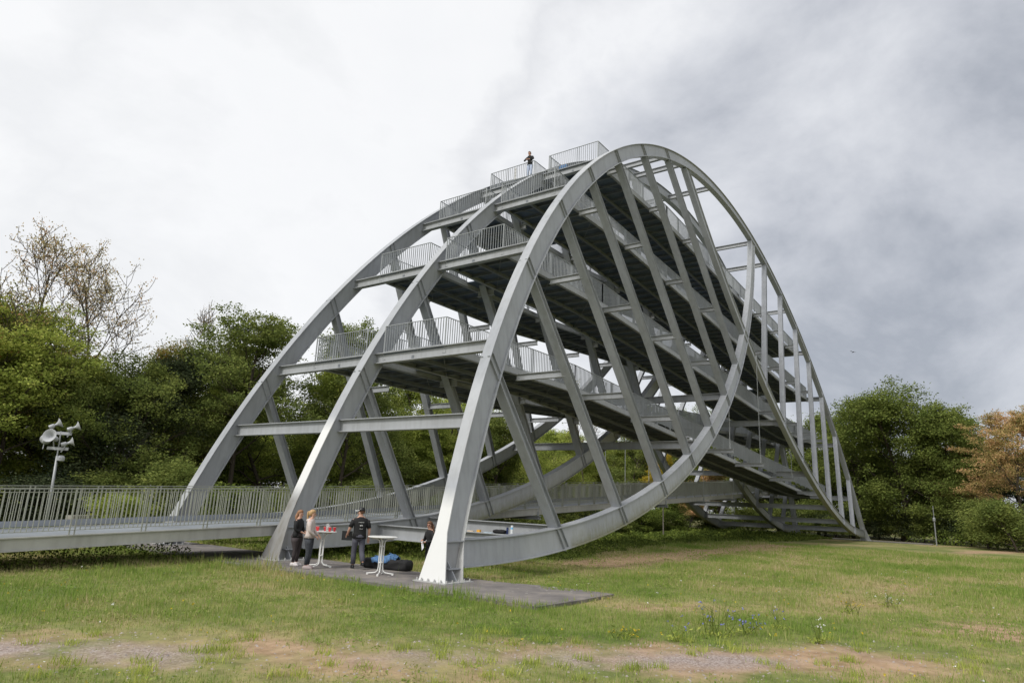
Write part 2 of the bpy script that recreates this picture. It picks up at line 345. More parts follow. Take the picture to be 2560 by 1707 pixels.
# --- ramps
YI, YO = .56, 4.22
def build_deck(name, prof, sgn, xl, xr):
    """prof: [(x,z)...] piecewise deck level; sgn -1 front bay, +1 rear bay"""
    def z_at(x):
        if x <= prof[0][0]: return prof[0][1]
        for (xa, za), (xb, zb) in zip(prof, prof[1:]):
            if x <= xb: return za+(zb-za)*(x-xa)/(xb-xa)
        return prof[-1][1]
    y0, y1 = sorted((sgn*YI, sgn*YO)); m = MB()
    xs = sorted(set([xl]+[p[0] for p in prof if xl < p[0] < xr]+[xr]))
    for a, b in zip(xs, xs[1:]):
        za, zb = z_at(a)-.03, z_at(b)-.03
        m.add([(a, y0, za), (b, y0, zb), (b, y1, zb), (a, y1, za), (a, y0, za-.05), (b, y0, zb-.05), (b, y1, zb-.05), (a, y1, za-.05)],
              [(0, 1, 2, 3), (7, 6, 5, 4), (0, 4, 5, 1), (1, 5, 6, 2), (2, 6, 7, 3), (3, 7, 4, 0)])
    dk = obj('ramp_deck', m, PANEL, root, S)
    g = MB()
    for yy, sg in ((y0, -1), (y1, 1)):
        for a, b in zip(xs, xs[1:]):
            za, zb = z_at(a), z_at(b); th = .03
            g.bar((a, yy+sg*.02, za-.17), (b, yy+sg*.02, zb-.16), th, .31); g.bar((a, yy-sg*.05, za-.015), (b, yy-sg*.05, zb-.015), .17, .03); g.bar((a, yy-sg*.05, za-.305), (b, yy-sg*.05, zb-.305), .17, .025)
    obj('edge_girder', g, STEEL2, dk, S, True)
    n = int((xr-xl)/1.055)
    for i in range(1, n):
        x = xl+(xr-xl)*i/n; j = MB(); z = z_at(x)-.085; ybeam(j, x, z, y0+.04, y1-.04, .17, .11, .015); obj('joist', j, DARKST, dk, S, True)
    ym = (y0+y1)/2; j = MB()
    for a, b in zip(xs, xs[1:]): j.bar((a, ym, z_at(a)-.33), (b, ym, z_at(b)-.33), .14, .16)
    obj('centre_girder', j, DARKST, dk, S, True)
    br = MB()
    for i in range(0, n-3, 4):
        xa, xb = xl+(xr-xl)*i/n, xl+(xr-xl)*(i+4)/n
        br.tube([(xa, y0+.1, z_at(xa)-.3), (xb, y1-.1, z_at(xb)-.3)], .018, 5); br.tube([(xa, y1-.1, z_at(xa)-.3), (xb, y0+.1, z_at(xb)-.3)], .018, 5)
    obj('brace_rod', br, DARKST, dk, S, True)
    # stub beams out to the hangers of the outer plane and the middle plane
    for mir in (0, 1):
        for (hx, hz, a, b, c) in HANG:
            x0 = 81-hx if mir else hx; dx = -HD[0] if mir else HD[0]
            lo, hi = a, b
            for _ in range(30):
                t = (lo+hi)/2
                if hz+HD[1]*t > z_at(x0+dx*t)-.45: lo = t
                else: hi = t
            t = (lo+hi)/2; x = x0+dx*t
            if t-a < .1 or b-t < .1 or x < xl+.3 or x > xr-.3: continue
            z = z_at(x)-.30; yo = py(0 if sgn < 0 else 2, z)
            s = MB(); ya, yb = sorted((sgn*(YO+.06), yo-sgn*.02)); ybeam(s, x, z, ya, yb, .32, .2, .025)
            obj('stub_beam', s, STEEL2, root, S, True)
            s = MB(); ya, yb = sorted((0, sgn*(YI+.0))); ybeam(s, x, z, ya, yb, .32, .2, .025); obj('stub_beam', s, STEEL2, root, S, True)
    return dk, z_at
BARC = 0
def railing(paths, parent, h=1.24, pitch=.147, matl=None, indiv=None, double=False, name='railing', bot=.05):
    """paths: list of polylines of 3D points"""
    global BARC
    r = MB(); bars = MB(); singles = []
    for P in paths:
        P = [Vector(p) for p in P]
        for a, b in zip(P, P[1:]):
            up = Vector((0, 0, 1)); r.bar(a+up*h, b+up*h, .055, .022); r.bar(a+up*bot, b+up*bot, .045, .016)
            if double: r.bar(a+up*(h-.115), b+up*(h-.115), .03, .02)
            d = b-a; hor = Vector((d.x, d.y, 0)); l = hor.length; e = hor/l; nrm = Vector((-e.y, e.x, 0))
            n = max(1, round(l/pitch)); top = h-.10 if double else h-.01
            ang = Matrix((e, nrm, up)).transposed()
            for i in range(n+1):
                q = a+d*(i/n); k = i % 15
                post = (i == 0 or i == n or k in (0, 14))
                wd = (.02, .07) if post else (.011, .045)
                z0, z1 = (-.10 if post else bot), (h-.01 if (post and double) else top)
                c = q+up*((z0+z1)/2)
                if indiv and indiv(q): singles.append((c, (wd[0], wd[1], z1-z0), ang, post))
                else: bars.box(c, (wd[0], wd[1], z1-z0), ang)
    matl = matl or RAILM
    ro = obj(name, r, matl, parent, S, True)
    if bars.v: obj('balusters', bars, matl, ro, S, True, kind='stuff')
    cache = {}
    for c, dm, R, post in singles:
        key = (post, round(R[0][0], 3), round(dm[2], 3))
        if key not in cache: k = MB(); k.box((0, 0, 0), dm, R); cache[key] = k.mesh('post' if post else 'baluster', matl, S, True)
        link('post' if post else 'baluster', cache[key], ro, c*S); BARC += 1
    return ro
def deck_rails(parent, z_at, sgn, xl, xr, left_end=True, right_end=True, gaps_in=(), **k):
    def line(y, x0, x1):
        pts = [x0]+[p for p in BRK if x0 < p < x1]+[x1]; return [(x, y, z_at(x)) for x in pts]
    BRK = [15.0+i*1.0 for i in range(60)]; BRK = [b for b in BRK if abs(z_at(b)-(z_at(b-.5)+z_at(b+.5))/2) > .004]
    yo, yi = sgn*(YO-.03), sgn*(YI+.03)
    railing([line(yo, xl, xr)], parent, **k)
    segs = []; x = xl
    for g0, g1 in gaps_in: segs.append((x, g0)); x = g1
    segs.append((x, xr))
    for a, b in segs:
        if b-a > .3: railing([line(yi, a, b)], parent, **k)
    ends = []
    if left_end: ends.append([(xl, yi, z_at(xl)), (xl, yo, z_at(xl))])
    if right_end: ends.append([(xr, yi, z_at(xr)), (xr, yo, z_at(xr))])
    for e_ in ends: railing([e_], parent, **k)
xL = [arch_x(z)+.12 for z in LEV]; xR = [81-arch_x(z)-.12 for z in REV]
F5 = [(28.2, 23.45), (58.5, 21.5)]; F4 = [(20.5, 19.33), (60.5, 16.75)]; F3 = [(18, 14.32), (64, 11.5)]; F2 = [(15.2, 8.72), (67.5, 5.25)]
B5 = [(25, 19.33), (58.5, 21.5)]; B4 = [(20.5, 14.32), (60.5, 16.75)]; B3 = [(18, 8.72), (64, 11.5)]
for (prof, sg, xl, xr, gi) in ((F5, -1, xL[3], xR[3], ((20, 24), (61, 64))), (F4, -1, xL[2], xR[2], ((15, 19), (63, 67.5))), (F3, -1, xL[1], xR[1], ((11, 15), (68, 72))), (F2, -1, xL[0], xR[0], ((7.5, 12), (70, 74))),
                               (B5, 1, xL[2], xR[3], ((15, 19), (61, 64))), (B4, 1, xL[1], xR[2], ((11, 15), (63, 67.5))), (B3, 1, xL[0], xR[1], ((7.5, 12), (68, 72)))):
    dk, za = build_deck('ramp_deck', prof, sg, xl, xr); deck_rails(root, za, sg, xl, xr, gaps_in=gi)
dk, za = build_deck('ramp_deck', [(20, 23.45), (30, 23.45)], 1, xL[3], 29.5); deck_rails(root, za, 1, xL[3], 29.5, gaps_in=((20, 24),))
for (x0, x1, z) in ((20, 24, 23.45), (15, 19, 19.33), (11, 15, 14.32), (7.5, 12, 8.72), (61, 64, 21.5), (63, 67.5, 16.75), (68, 72, 11.5), (70, 74, 5.25)):
    m = MB(); m.box(((x0+x1)/2, 0, z-.06), (x1-x0, 2*YI-.06, .05)); obj('landing_panel', m, PANEL, root, S)
# tie rods with forked ends
def tierod(x, y, z0, z1):
    m = MB(); m.tube([(x, y, z0), (x, y, z1)], .028, 6); m.box((x, y, z0+.18), (.05, .10, .36)); m.box((x, y, z1-.15), (.05, .10, .3)); m.box((x, y, z0), (.16, .1, .1)); obj('tie_rod', m, RAILM, root, S, True)
for x, z0, z1 in ((34.3, 7.2, 11.5), (42.2, 6.75, 15.9), (52.6, 6.1, 8.3)):
    tierod(x, -6.35, z0, z1); s = MB(); ybeam(s, x, z0-.05, -6.6, -YO, .32, .22); obj('stub_beam', s, STEEL2, root, S, True)
for x, z0 in ((18.2, 1.7), (37.3, 2.9), (46.1, 3.4), (54.9, 3.9)):
    zt = BC[1]-math.sqrt(BR**2-(min(x, 81-x if x > 40.5 else x)-BC[0])**2) if x < 40.5 else BC[1]-math.sqrt(BR**2-(81-x-BC[0])**2); tierod(x, 0, z0, zt)
for x, z0 in ((38.8, 3.0), (42.8, 3.2), (48.2, 3.6)): tierod(x, 6.4, z0, 13.8 if x < 40 else 11)

# ================================================================ WALKWAY
walk = thing('raised_walkway', 'long low steel walkway with bar railings running in from the left behind the middle rib', 'walkway')
WP = [(-26, .30), (-8.7, .83), (5, 1.42), (70, 5.25), (76, 5.25)]
def wz(x):
    for (xa, za), (xb, zb) in zip(WP, WP[1:]):
        if x <= xb: return za+(zb-za)*(x-xa)/(xb-xa)
    return WP[-1][1]
WX = [-26, -8.7, 5, 70, 74.5]
m = MB(); g = MB()
for a, b in zip(WX, WX[1:]):
    za, zb = wz(a), wz(b)
    m.bar((a, (YI+YO)/2, za-.035), (b, (YI+YO)/2, zb-.035), YO-YI-.1, .05)
    for yy, sg in ((YI, -1), (YO, 1)):
        g.bar((a, yy+sg*.0, za-.19), (b, yy, zb-.19), .03, .36); g.bar((a, yy-sg*.02, za-.012), (b, yy-sg*.02, zb-.012), .2, .03); g.bar((a, yy-sg*.02, za-.37), (b, yy-sg*.02, zb-.37), .2, .03)
obj('walkway_deck', m, mat('walkway_plate', (.20, .22, .24), .6, noise=(.8, .2)), walk, S); obj('side_girder', g, GIRD, walk, S, True)
for i in range(90):
    x = -25.5+i*1.1; j = MB(); ybeam(j, x, wz(x)-.08, YI+.03, YO-.03, .2, .1, .015); obj('floor_joist', j, STEEL, walk, S, True)
for x in (18.2, 37.3, 46.1, 54.9, 64.5):
    s = MB(); ybeam(s, x, wz(x)-.38, -.15, YO+2.3, .22, .24); obj('support_beam', s, STEEL2, walk, S, True)
kick = MB()
for yy in (YO-.12,):
    for a, b in zip(WX, WX[1:]): kick.bar((a, yy, wz(a)+.14), (b, yy, wz(b)+.14), .012, .2)
obj('kick_plate', kick, mat('kick_plate_grey', (.27, .29, .32), .6, noise=(.6, .12)), walk, S)
ind = lambda q: -10.5 < q.x < 8.6
for yy in (YI+.06, YO-.03):
    railing([[(x, yy, wz(x)) for x in WX]], walk, h=1.38, pitch=.142, matl=RAILW, indiv=ind, double=True, bot=.14)
for x in (-14, -24):
    for yy in (YI+.4, YO-.4):
        m = MB(); m.box((x, yy, wz(x)/2-.3), (.2, .2, wz(x)+.0)); obj('support_post', m, STEEL, walk, S, True)

# ================================================================ GROUND
def turf(t, base_out=None):
    """world-position driven turf colour shared by soil and blades"""
    K = t.links.new; geo = N(t, 'ShaderNodeNewGeometry')
    def noise(sc, det=5, rough=.6, map_=None):
        n = N(t, 'ShaderNodeTexNoise'); n.inputs['Scale'].default_value = sc; n.inputs['Detail'].default_value = det; n.inputs['Roughness'].default_value = rough
        if map_: mp = N(t, 'ShaderNodeMapping'); mp.inputs['Scale'].default_value = map_; K(geo.outputs['Position'], mp.inputs[0]); K(mp.outputs[0], n.inputs[0])
        else: K(geo.outputs['Position'], n.inputs[0])
        return n
    return K, geo, noise
GM = D.materials.new('meadow_ground'); GM.use_nodes = True; t = GM.node_tree; K, geo, noise = turf(t)
a = noise(.16, 7, .62); ra = N(t, 'ShaderNodeValToRGB'); setramp(ra, [(.36, (.125, .16, .045)), (.49, (.20, .215, .075)), (.60, (.31, .265, .13)), (.70, (.40, .29, .17))]); K(a.outputs[0], ra.inputs[0])
b2 = noise(2.6, 8, .7); rb = N(t, 'ShaderNodeValToRGB'); setramp(rb, [(.3, (.45, .5, .4)), (.5, (.95, .95, .95)), (.72, (1.35, 1.25, 1.1))]); K(b2.outputs[0], rb.inputs[0])
mm = N(t, 'ShaderNodeMixRGB', blend_type='MULTIPLY'); mm.inputs[0].default_value = .8; K(ra.outputs[0], mm.inputs[1]); K(rb.outputs[0], mm.inputs[2])
gat = N(t, 'ShaderNodeAttribute', attribute_name='zone'); sp = N(t, 'ShaderNodeSeparateColor'); K(gat.outputs['Color'], sp.inputs[0])
# straw / bare brown zone
n5 = noise(.9, 6, .6); ad = N(t, 'ShaderNodeMath', operation='MULTIPLY_ADD'); K(n5.outputs[0], ad.inputs[0]); ad.inputs[1].default_value = .9; ad.inputs[2].default_value = -.45
s1 = N(t, 'ShaderNodeMath', operation='ADD', use_clamp=True); K(sp.outputs['Green'], s1.inputs[0]); K(ad.outputs[0], s1.inputs[1]); s1b = N(t, 'ShaderNodeMapRange'); s1b.inputs[1].default_value = .35; s1b.inputs[2].default_value = .65; K(s1.outputs[0], s1b.inputs[0])
m5 = N(t, 'ShaderNodeMixRGB'); K(s1b.outputs[0], m5.inputs[0]); K(mm.outputs[0], m5.inputs[1]); 
r5 = N(t, 'ShaderNodeValToRGB'); setramp(r5, [(.35, (.27, .18, .105)), (.6, (.42, .295, .19))]); K(b2.outputs[0], r5.inputs[0]); K(r5.outputs[0], m5.inputs[2])
# gravel
v = N(t, 'ShaderNodeTexVoronoi'); v.inputs['Scale'].default_value = 38; K(geo.outputs['Position'], v.inputs['Vector']); rv = N(t, 'ShaderNodeValToRGB'); setramp(rv, [(0, (.19, .145, .125)), (.4, (.29, .235, .21)), (1, (.42, .36, .33))]); sv = N(t, 'ShaderNodeSeparateColor'); K(v.outputs['Color'], sv.inputs[0]); K(sv.outputs[0], rv.inputs[0])
s2 = N(t, 'ShaderNodeMath', operation='ADD', use_clamp=True); K(sp.outputs['Red'], s2.inputs[0]); K(ad.outputs[0], s2.inputs[1]); s2b = N(t, 'ShaderNodeMapRange'); s2b.inputs[1].default_value = .45; s2b.inputs[2].default_value = .95; K(s2.outputs[0], s2b.inputs[0])
m6 = N(t, 'ShaderNodeMixRGB'); K(s2b.outputs[0], m6.inputs[0]); K(m5.outputs[0], m6.inputs[1]); K(rv.outputs[0], m6.inputs[2])
bs = t.nodes['Principled BSDF']; K(m6.outputs[0], bs.inputs['Base Color']); bs.inputs['Roughness'].default_value = .95; bs.inputs['Specular IOR Level'].default_value = .15
nb = noise(9, 6, .7); bp = N(t, 'ShaderNodeBump'); bp.inputs['Strength'].default_value = .7; bp.inputs['Distance'].default_value = .05; K(nb.outputs[0], bp.inputs['Height']); K(bp.outputs[0], bs.inputs['Normal'])
# zones as functions of world x,y
def vnoise(x, y, sc, seed=0):
    """smooth value noise 0..1"""
    x = np.asarray(x)*sc+seed*17.3; y = np.asarray(y)*sc+seed*9.1
    xi = np.floor(x).astype(int); yi = np.floor(y).astype(int); fx = x-xi; fy = y-yi; fx = fx*fx*(3-2*fx); fy = fy*fy*(3-2*fy)
    def h(a, b): v = np.sin(a*127.1+b*311.7+seed*74.7)*43758.5453; return v-np.floor(v)
    return (h(xi, yi)*(1-fx)+h(xi+1, yi)*fx)*(1-fy)+(h(xi, yi+1)*(1-fx)+h(xi+1, yi+1)*fx)*fy
def fbm(x, y, sc, seed=0): return (vnoise(x, y, sc, seed)*.55+vnoise(x, y, sc*2.1, seed+1)*.3+vnoise(x, y, sc*4.3, seed+2)*.15)
GRV = [(-14, -5), (-10.2, -8.6), (-8.6, -11.2), (-6.2, -13.7), (-3.8, -15.4), (-1.8, -17.3), (.9, -18.3), (5, -20)]
def seg_dist(x, y, pts):
    d = np.full(np.shape(x), 1e9)
    for (ax, ay), (bx, by) in zip(pts, pts[1:]):
        vx, vy = bx-ax, by-ay; tt = np.clip(((x-ax)*vx+(y-ay)*vy)/(vx*vx+vy*vy), 0, 1); d = np.minimum(d, np.hypot(x-ax-tt*vx, y-ay-tt*vy))
    return d
def z_gravel(x, y): return np.clip(1.02-seg_dist(x, y, GRV)/2.0, 0, 1)*np.clip(-.28+1.75*fbm(x, y, .42, 77), 0, 1)*np.clip(1.1-np.clip(x+2, 0, 9)/3.5, .05, 1)+np.clip(1.1-seg_dist(x, y, [(-12, -7.4), (-9.6, -9.3), (-8.6, -10.6)])/1.1, 0, 1)*.45
def blob(x, y, cx, cy, ax, ay, rot=0):
    c, s = math.cos(rot), math.sin(rot); u = ((x-cx)*c+(y-cy)*s)/ax; w = (-(x-cx)*s+(y-cy)*c)/ay; return np.clip(1.35-np.hypot(u, w), 0, 1)
def z_straw(x, y):
    z = np.maximum.reduce([np.clip(1.25-seg_dist(x, y, [(11, -6.1), (18, -6.0), (28, -5.4), (42, -5.6)])/2.3, 0, 1)*.95, blob(x, y, 26, -10.5, 8, 1.6, .3)*.55, blob(x, y, 60, -19, 14, 2, -.3)*.7, np.clip(1.15-seg_dist(x, y, GRV)/2.9, 0, 1)*np.clip(.1+1.1*fbm(x, y, .6, 55), 0, 1)*.85, blob(x, y, 3.2, -6.5, 1.0, 2.5)*.5, blob(x, y, 2, -13, 3.5, 1.0, -.5)*.5, blob(x, y, 14, -17, 7, 1.5, -.3)*.5])
    return z
def gz(x, y):
    """ground height"""
    x = np.asarray(x, float); y = np.asarray(y, float)
    z = -.07+(fbm(x, y, .12, 3)-.5)*.16
    z = z-np.clip((y+1.5)/5, 0, 1)*np.clip((x-6)/6, 0, 1)*np.clip((62-x)/10, 0, 1)*.45       # hollow under the ramps
    near = np.clip(1-np.hypot(np.clip(np.abs(x-.35)-1.7, 0, 9), np.clip(np.abs(y+1.2)-10.2, 0, 9))/1.5, 0, 1)
    z = z*(1-near)-.075*near
    near2 = np.clip(1-np.hypot(np.clip(np.abs(x-71.8)-2.0, 0, 9), np.clip(np.abs(y+1)-11.5, 0, 9))/2.5, 0, 1)
    return z*(1-near2)-.06*near2
xs = np.concatenate([[-3000, -800, -200, -80, -45], np.arange(-30, 95, .5), [110, 140, 200, 400, 1000, 3500]]); ys = np.concatenate([[-3000, -700, -200, -80, -50], np.arange(-36, 30, .5), [40, 60, 90, 160, 300, 900, 3500]])
gx, gy = np.meshgrid(xs, ys); nx, ny = len(xs), len(ys)
zz = gz(gx, gy); far = (np.abs(gx-30) > 70) | (np.abs(gy) > 45); zz[far] = -.1
co = np.stack([gx.ravel(), gy.ravel(), zz.ravel()], 1)
ii = (np.arange(ny-1)[:, None]*nx+np.arange(nx-1)[None, :]).ravel(); fc = np.stack([ii, ii+1, ii+nx+1, ii+nx], 1)
def npmesh(name, co, faces, mats, k=4, smooth=False):
    me = D.meshes.new(name); me.vertices.add(len(co)); me.vertices.foreach_set('co', co.astype(np.float32).ravel())
    nf = len(faces); me.loops.add(nf*k); me.loops.foreach_set('vertex_index', faces.astype(np.int32).ravel())
    me.polygons.add(nf); me.polygons.foreach_set('loop_start', np.arange(0, nf*k, k, dtype=np.int32))
    try: me.polygons.foreach_set('loop_total', np.full(nf, k, dtype=np.int32))
    except Exception: pass
    for m in (mats if isinstance(mats, (list, tuple)) else [mats]): me.materials.append(m)
    if smooth: me.polygons.foreach_set('use_smooth', np.ones(nf, dtype=bool))
    me.update(calc_edges=True); me.validate(); return me
gme = npmesh('meadow', co, fc, GM, 4, True)
ca = gme.color_attributes.new('zone', 'FLOAT_COLOR', 'POINT'); zc = np.zeros((len(co), 4), np.float32); zc[:, 0] = z_gravel(co[:, 0], co[:, 1]); zc[:, 1] = z_straw(co[:, 0], co[:, 1]); zc[:, 3] = 1; ca.data.foreach_set('color', zc.ravel())
link('meadow', gme, kind='structure')
# concrete pads under both sets of feet
PADM = D.materials.new('worn_asphalt_pad'); PADM.use_nodes = True; t = PADM.node_tree; K, geo, noise = turf(t); bs = t.nodes['Principled BSDF']
n1 = noise(1.1, 8, .65); r1 = N(t, 'ShaderNodeValToRGB'); setramp(r1, [(.33, (.11, .10, .097)), (.5, (.165, .15, .142)), (.68, (.25, .22, .19))]); K(n1.outputs[0], r1.inputs[0])
vo = N(t, 'ShaderNodeTexVoronoi'); vo.inputs['Scale'].default_value = 2.6; vo.inputs['Randomness'].default_value = 1; K(geo.outputs['Position'], vo.inputs['Vector']); n2 = noise(9, 3); sb = N(t, 'ShaderNodeMath', operation='MULTIPLY_ADD'); K(n2.outputs[0], sb.inputs[0]); sb.inputs[1].default_value = .25; K(vo.outputs['Distance'], sb.inputs[2])
rr = N(t, 'ShaderNodeValToRGB'); setramp(rr, [(.20, (1, 1, 1)), (.235, (0, 0, 0))]); K(sb.outputs[0], rr.inputs[0]); mx2 = N(t, 'ShaderNodeMixRGB'); mx2.inputs[2].default_value = (.33, .31, .28, 1); K(rr.outputs[0], mx2.inputs[0]); K(r1.outputs[0], mx2.inputs[1]); K(mx2.outputs[0], bs.inputs['Base Color']); bs.inputs['Roughness'].default_value = .9
nb = noise(40, 4, .7); bp = N(t, 'ShaderNodeBump'); bp.inputs['Strength'].default_value = .5; bp.inputs['Distance'].default_value = .01; K(nb.outputs[0], bp.inputs['Height']); K(bp.outputs[0], bs.inputs['Normal'])
def pad(name, pts, label):
    m = MB(); n = len(pts); m.add([(x, y, 0) for x, y in pts]+[(x, y, -.45) for x, y in pts], [tuple(range(n))]+[(i, i+n, (i+1) % n+n, (i+1) % n) for i in range(n)]); return obj(name, m, PADM, kind='structure')
pad('foundation_slab', [(-1.25, -11.42), (.5, -11.5), (2.32, -11.45), (2.3, -10.5), (2.15, -9.2), (1.9, -8.4), (1.7, -7), (1.75, -3), (1.75, 9.2), (-1.35, 9.2), (-1.6, 3), (-1.62, -.9), (-1.4, -4), (-1.3, -7)], '')
pad('foundation_slab', [(70.6, -13.5), (74.5, -13.5), (74.5, 9), (70.6, 9)], '')

# ---------------------------------------------------------------- leaf / blade scatter
def leaves(cen, size, aspect=.55, up=0.35, rs=RS):
    """quads around centres: returns co, faces"""
    n = len(cen); a = rs.normal(size=(n, 3)); a /= np.linalg.norm(a, axis=1)[:, None]; b = rs.normal(size=(n, 3)); b[:, 2] *= up
    b -= a*np.sum(a*b, 1)[:, None]; b /= np.linalg.norm(b, axis=1)[:, None]+1e-9
    s = (np.asarray(size)*(.6+.8*rs.rand(n)))[:, None]; w = s*aspect
    p = np.stack([cen-b*s*.5, cen+a*w*.5, cen+b*s*.5, cen-a*w*.5], 1).reshape(-1, 3)
    f = np.arange(4*n).reshape(n, 4); return p, f
def blades(x, y, h, lean=.35, wdt=.010):
    n = len(x); an = RS.rand(n)*2*math.pi; zb = gz(x, y); dx, dy = np.cos(an), np.sin(an)
    zb = np.where((x > -1.35) & (x < 2.1) & (y > -11.4) & (y < 9.2), 0.0, zb); la = RS.rand(n)*2*math.pi; lo = h*lean*RS.rand(n); w = wdt*(.6+.8*RS.rand(n))
    p = np.stack([np.stack([x-dx*w, y-dy*w, zb-.01], 1), np.stack([x+dx*w, y+dy*w, zb-.01], 1), np.stack([x+np.cos(la)*lo, y+np.sin(la)*lo, zb+h], 1)], 1).reshape(-1, 3)
    return p, np.arange(3*n).reshape(n, 3)
def on_pad(x, y):
    w_ = (fbm(x, y, 1.3, 90)-.42)*.9
    return (((x > -1.35+np.maximum(w_, -.25)) & (x < 2.1-np.maximum(w_, -.2)*1.2) & (y > -11.35+w_*.6) & (y < 9.2)) | ((x > 70.5) & (x < 74.6) & (y > -13.6) & (y < 9.1)))
def in_view(x, y, margin=.06):
    dx, dy = x-CP.x, y-CP.y; a = dx*.8087+dy*.5882; b = dx*.5882-dy*.8087; return (a > 2) & (np.abs(b) < a*(.79+margin))
GB = D.materials.new('grass_blades'); GB.use_nodes = True; t = GB.node_tree; K, geo, noise = turf(t); t.nodes.remove(t.nodes['Principled BSDF'])
a = noise(.16, 7, .62); n2 = noise(1.7, 4, .6); ad = N(t, 'ShaderNodeMath', operation='MULTIPLY_ADD'); K(geo.outputs['Random Per Island'], ad.inputs[0]); ad.inputs[1].default_value = .26; K(a.outputs[0], ad.inputs[2])
ad2 = N(t, 'ShaderNodeMath', operation='MULTIPLY_ADD'); K(n2.outputs[0], ad2.inputs[0]); ad2.inputs[1].default_value = .42; K(ad.outputs[0], ad2.inputs[2])
ra = N(t, 'ShaderNodeValToRGB'); setramp(ra, [(.62, (.155, .25, .045)), (.80, (.245, .325, .075)), (.93, (.36, .35, .14)), (1.0, (.48, .41, .23))]); K(ad2.outputs[0], ra.inputs[0])
df = N(t, 'ShaderNodeBsdfDiffuse'); tr = N(t, 'ShaderNodeBsdfTranslucent'); mx = N(t, 'ShaderNodeMixShader'); mx.inputs[0].default_value = .3
K(ra.outputs[0], df.inputs[0]); K(ra.outputs[0], tr.inputs[0]); K(df.outputs[0], mx.inputs[1]); K(tr.outputs[0], mx.inputs[2]); K(mx.outputs[0], t.nodes['Material Output'].inputs[0])
def scatter(n, rmin, rmax, power=1.0):
    """random points in the camera's ground sector"""
    r = rmin+(rmax-rmin)*RS.rand(n)**power; th = (RS.rand(n)-.5)*2*math.radians(41); a0 = math.radians(36.03)
    return CP.x+r*np.cos(a0+th), CP.y+r*np.sin(a0+th), r
x, y, r = scatter(620000, 5.5, 62, 1.15)
keep = ~on_pad(x, y); gr = z_gravel(x, y); st = z_straw(x, y); dens = fbm(x, y, .5, 8)
keep &= RS.rand(len(x)) < np.clip(1.15-1.35*gr-.95*st-.6*np.clip(.45-dens, 0, 1), .03, 1)
x, y, r, dens, gr, st = x[keep], y[keep], r[keep], dens[keep], gr[keep], st[keep]
h = (.03+.08*RS.rand(len(x))**1.8)*(.5+1.2*dens)*(1-.5*gr-.5*st)*np.clip(1+(r-20)/60, 1, 1.5); h[RS.rand(len(x)) < .012] *= 2.2
edge = seg_dist(x, y, [(-1.45, -11.6), (-1.7, -.9), (-1.6, 1)]) < .5; h[edge] *= 1.7
tuft = fbm(x, y, 1.6, 21) > .66; h[tuft] *= 1.9
p, f = blades(x, y, h, .5, .0065*np.clip(r/14, 1, 3.2)); link('grass', npmesh('grass', p, f, GB, 3), kind='stuff', label='short dry meadow grass', category='grass')

# broad leaved weeds in the turf
n = 5200; x, y, r = scatter(n, 6, 48, 1.0); k = ~on_pad(x, y) & (fbm(x, y, .8, 71) > .52) & (RS.rand(len(x)) > z_gravel(x, y)+.7*z_straw(x, y)); x, y, r = x[k], y[k], r[k]; q_ = 14
wx = np.repeat(x, q_)+RS.normal(size=len(x)*q_)*.09; wy = np.repeat(y, q_)+RS.normal(size=len(x)*q_)*.09; wz_ = gz(wx, wy)+.015+.07*RS.rand(len(wx))
p, f = leaves(np.stack([wx, wy, wz_], 1), .050*np.clip(np.repeat(r, q_)/18, 1, 2), .45, .5); link('meadow_weeds', npmesh('meadow_weeds', p, f, GB, 4), kind='stuff', label='low broad leaved weeds in the grass', category='weeds')
# undergrowth
bx = [2.2, 6.6, 9.4, 11.2, 18, 25, 36, 41, 57, 66, 70, 90]; by = [-1.5, -3.2, -3.6, -5.2, -3.4, -1.7, 0.2, -1.0, -3.6, -3.5, -4, -11]
def under_mask(x, y):
    e = np.interp(x, bx, by)+(fbm(x, y, .5, 30)-.5)*1.6
    A = (x > 2.4) & (y > e)
    B = (x < -1.75) & (y > .85+(fbm(x, y, .6, 31)-.5)*.6) & (y < 6.5)
    C = (y > 10.0) & (x <= 2.4)
    E_ = (x > 77.5+.72*(y+8)+(fbm(x, y, .4, 33)-.5)*2) & (y < -2) & (y > -34)
    return (A | B | C | E_) & ~on_pad(x, y)
n = 400000; r = 18+72*RS.rand(n)**.8; th = (RS.rand(n)-.5)*2*math.radians(41); x = CP.x+r*np.cos(math.radians(36.03)+th); y = CP.y+r*np.sin(math.radians(36.03)+th)
k = under_mask(x, y); x, y, r = x[k], y[k], r[k]
hh = .12+1.25*np.clip(fbm(x, y, .55, 40)-.28, 0, 1)*np.clip((y-np.interp(x, bx, by)+.4)/3.0, .12, 1)
hh = np.where((x < -1.7) & (y < 6.5), .15+.85*fbm(x, y, .9, 41)*np.clip((y-.6)/1.6, .35, 1), hh); hh = np.where(y < -4, np.where(x > 60, .4+2.6*np.clip((x-77.5-.72*(y+8))/4, .1, 1), hh), hh); hh = np.where((x > 2.4) & (x < 7), hh*.5, hh)
z = gz(x, y)+hh*RS.rand(len(x))**.6
p, f = leaves(np.stack([x, y, z], 1), .085*np.clip(r/26, .9, 2.6), .6, .9); link('undergrowth', npmesh('undergrowth', p, f, LG['under'], 4), kind='stuff', label='dark leafy weeds and brambles under the ramps', category='undergrowth')

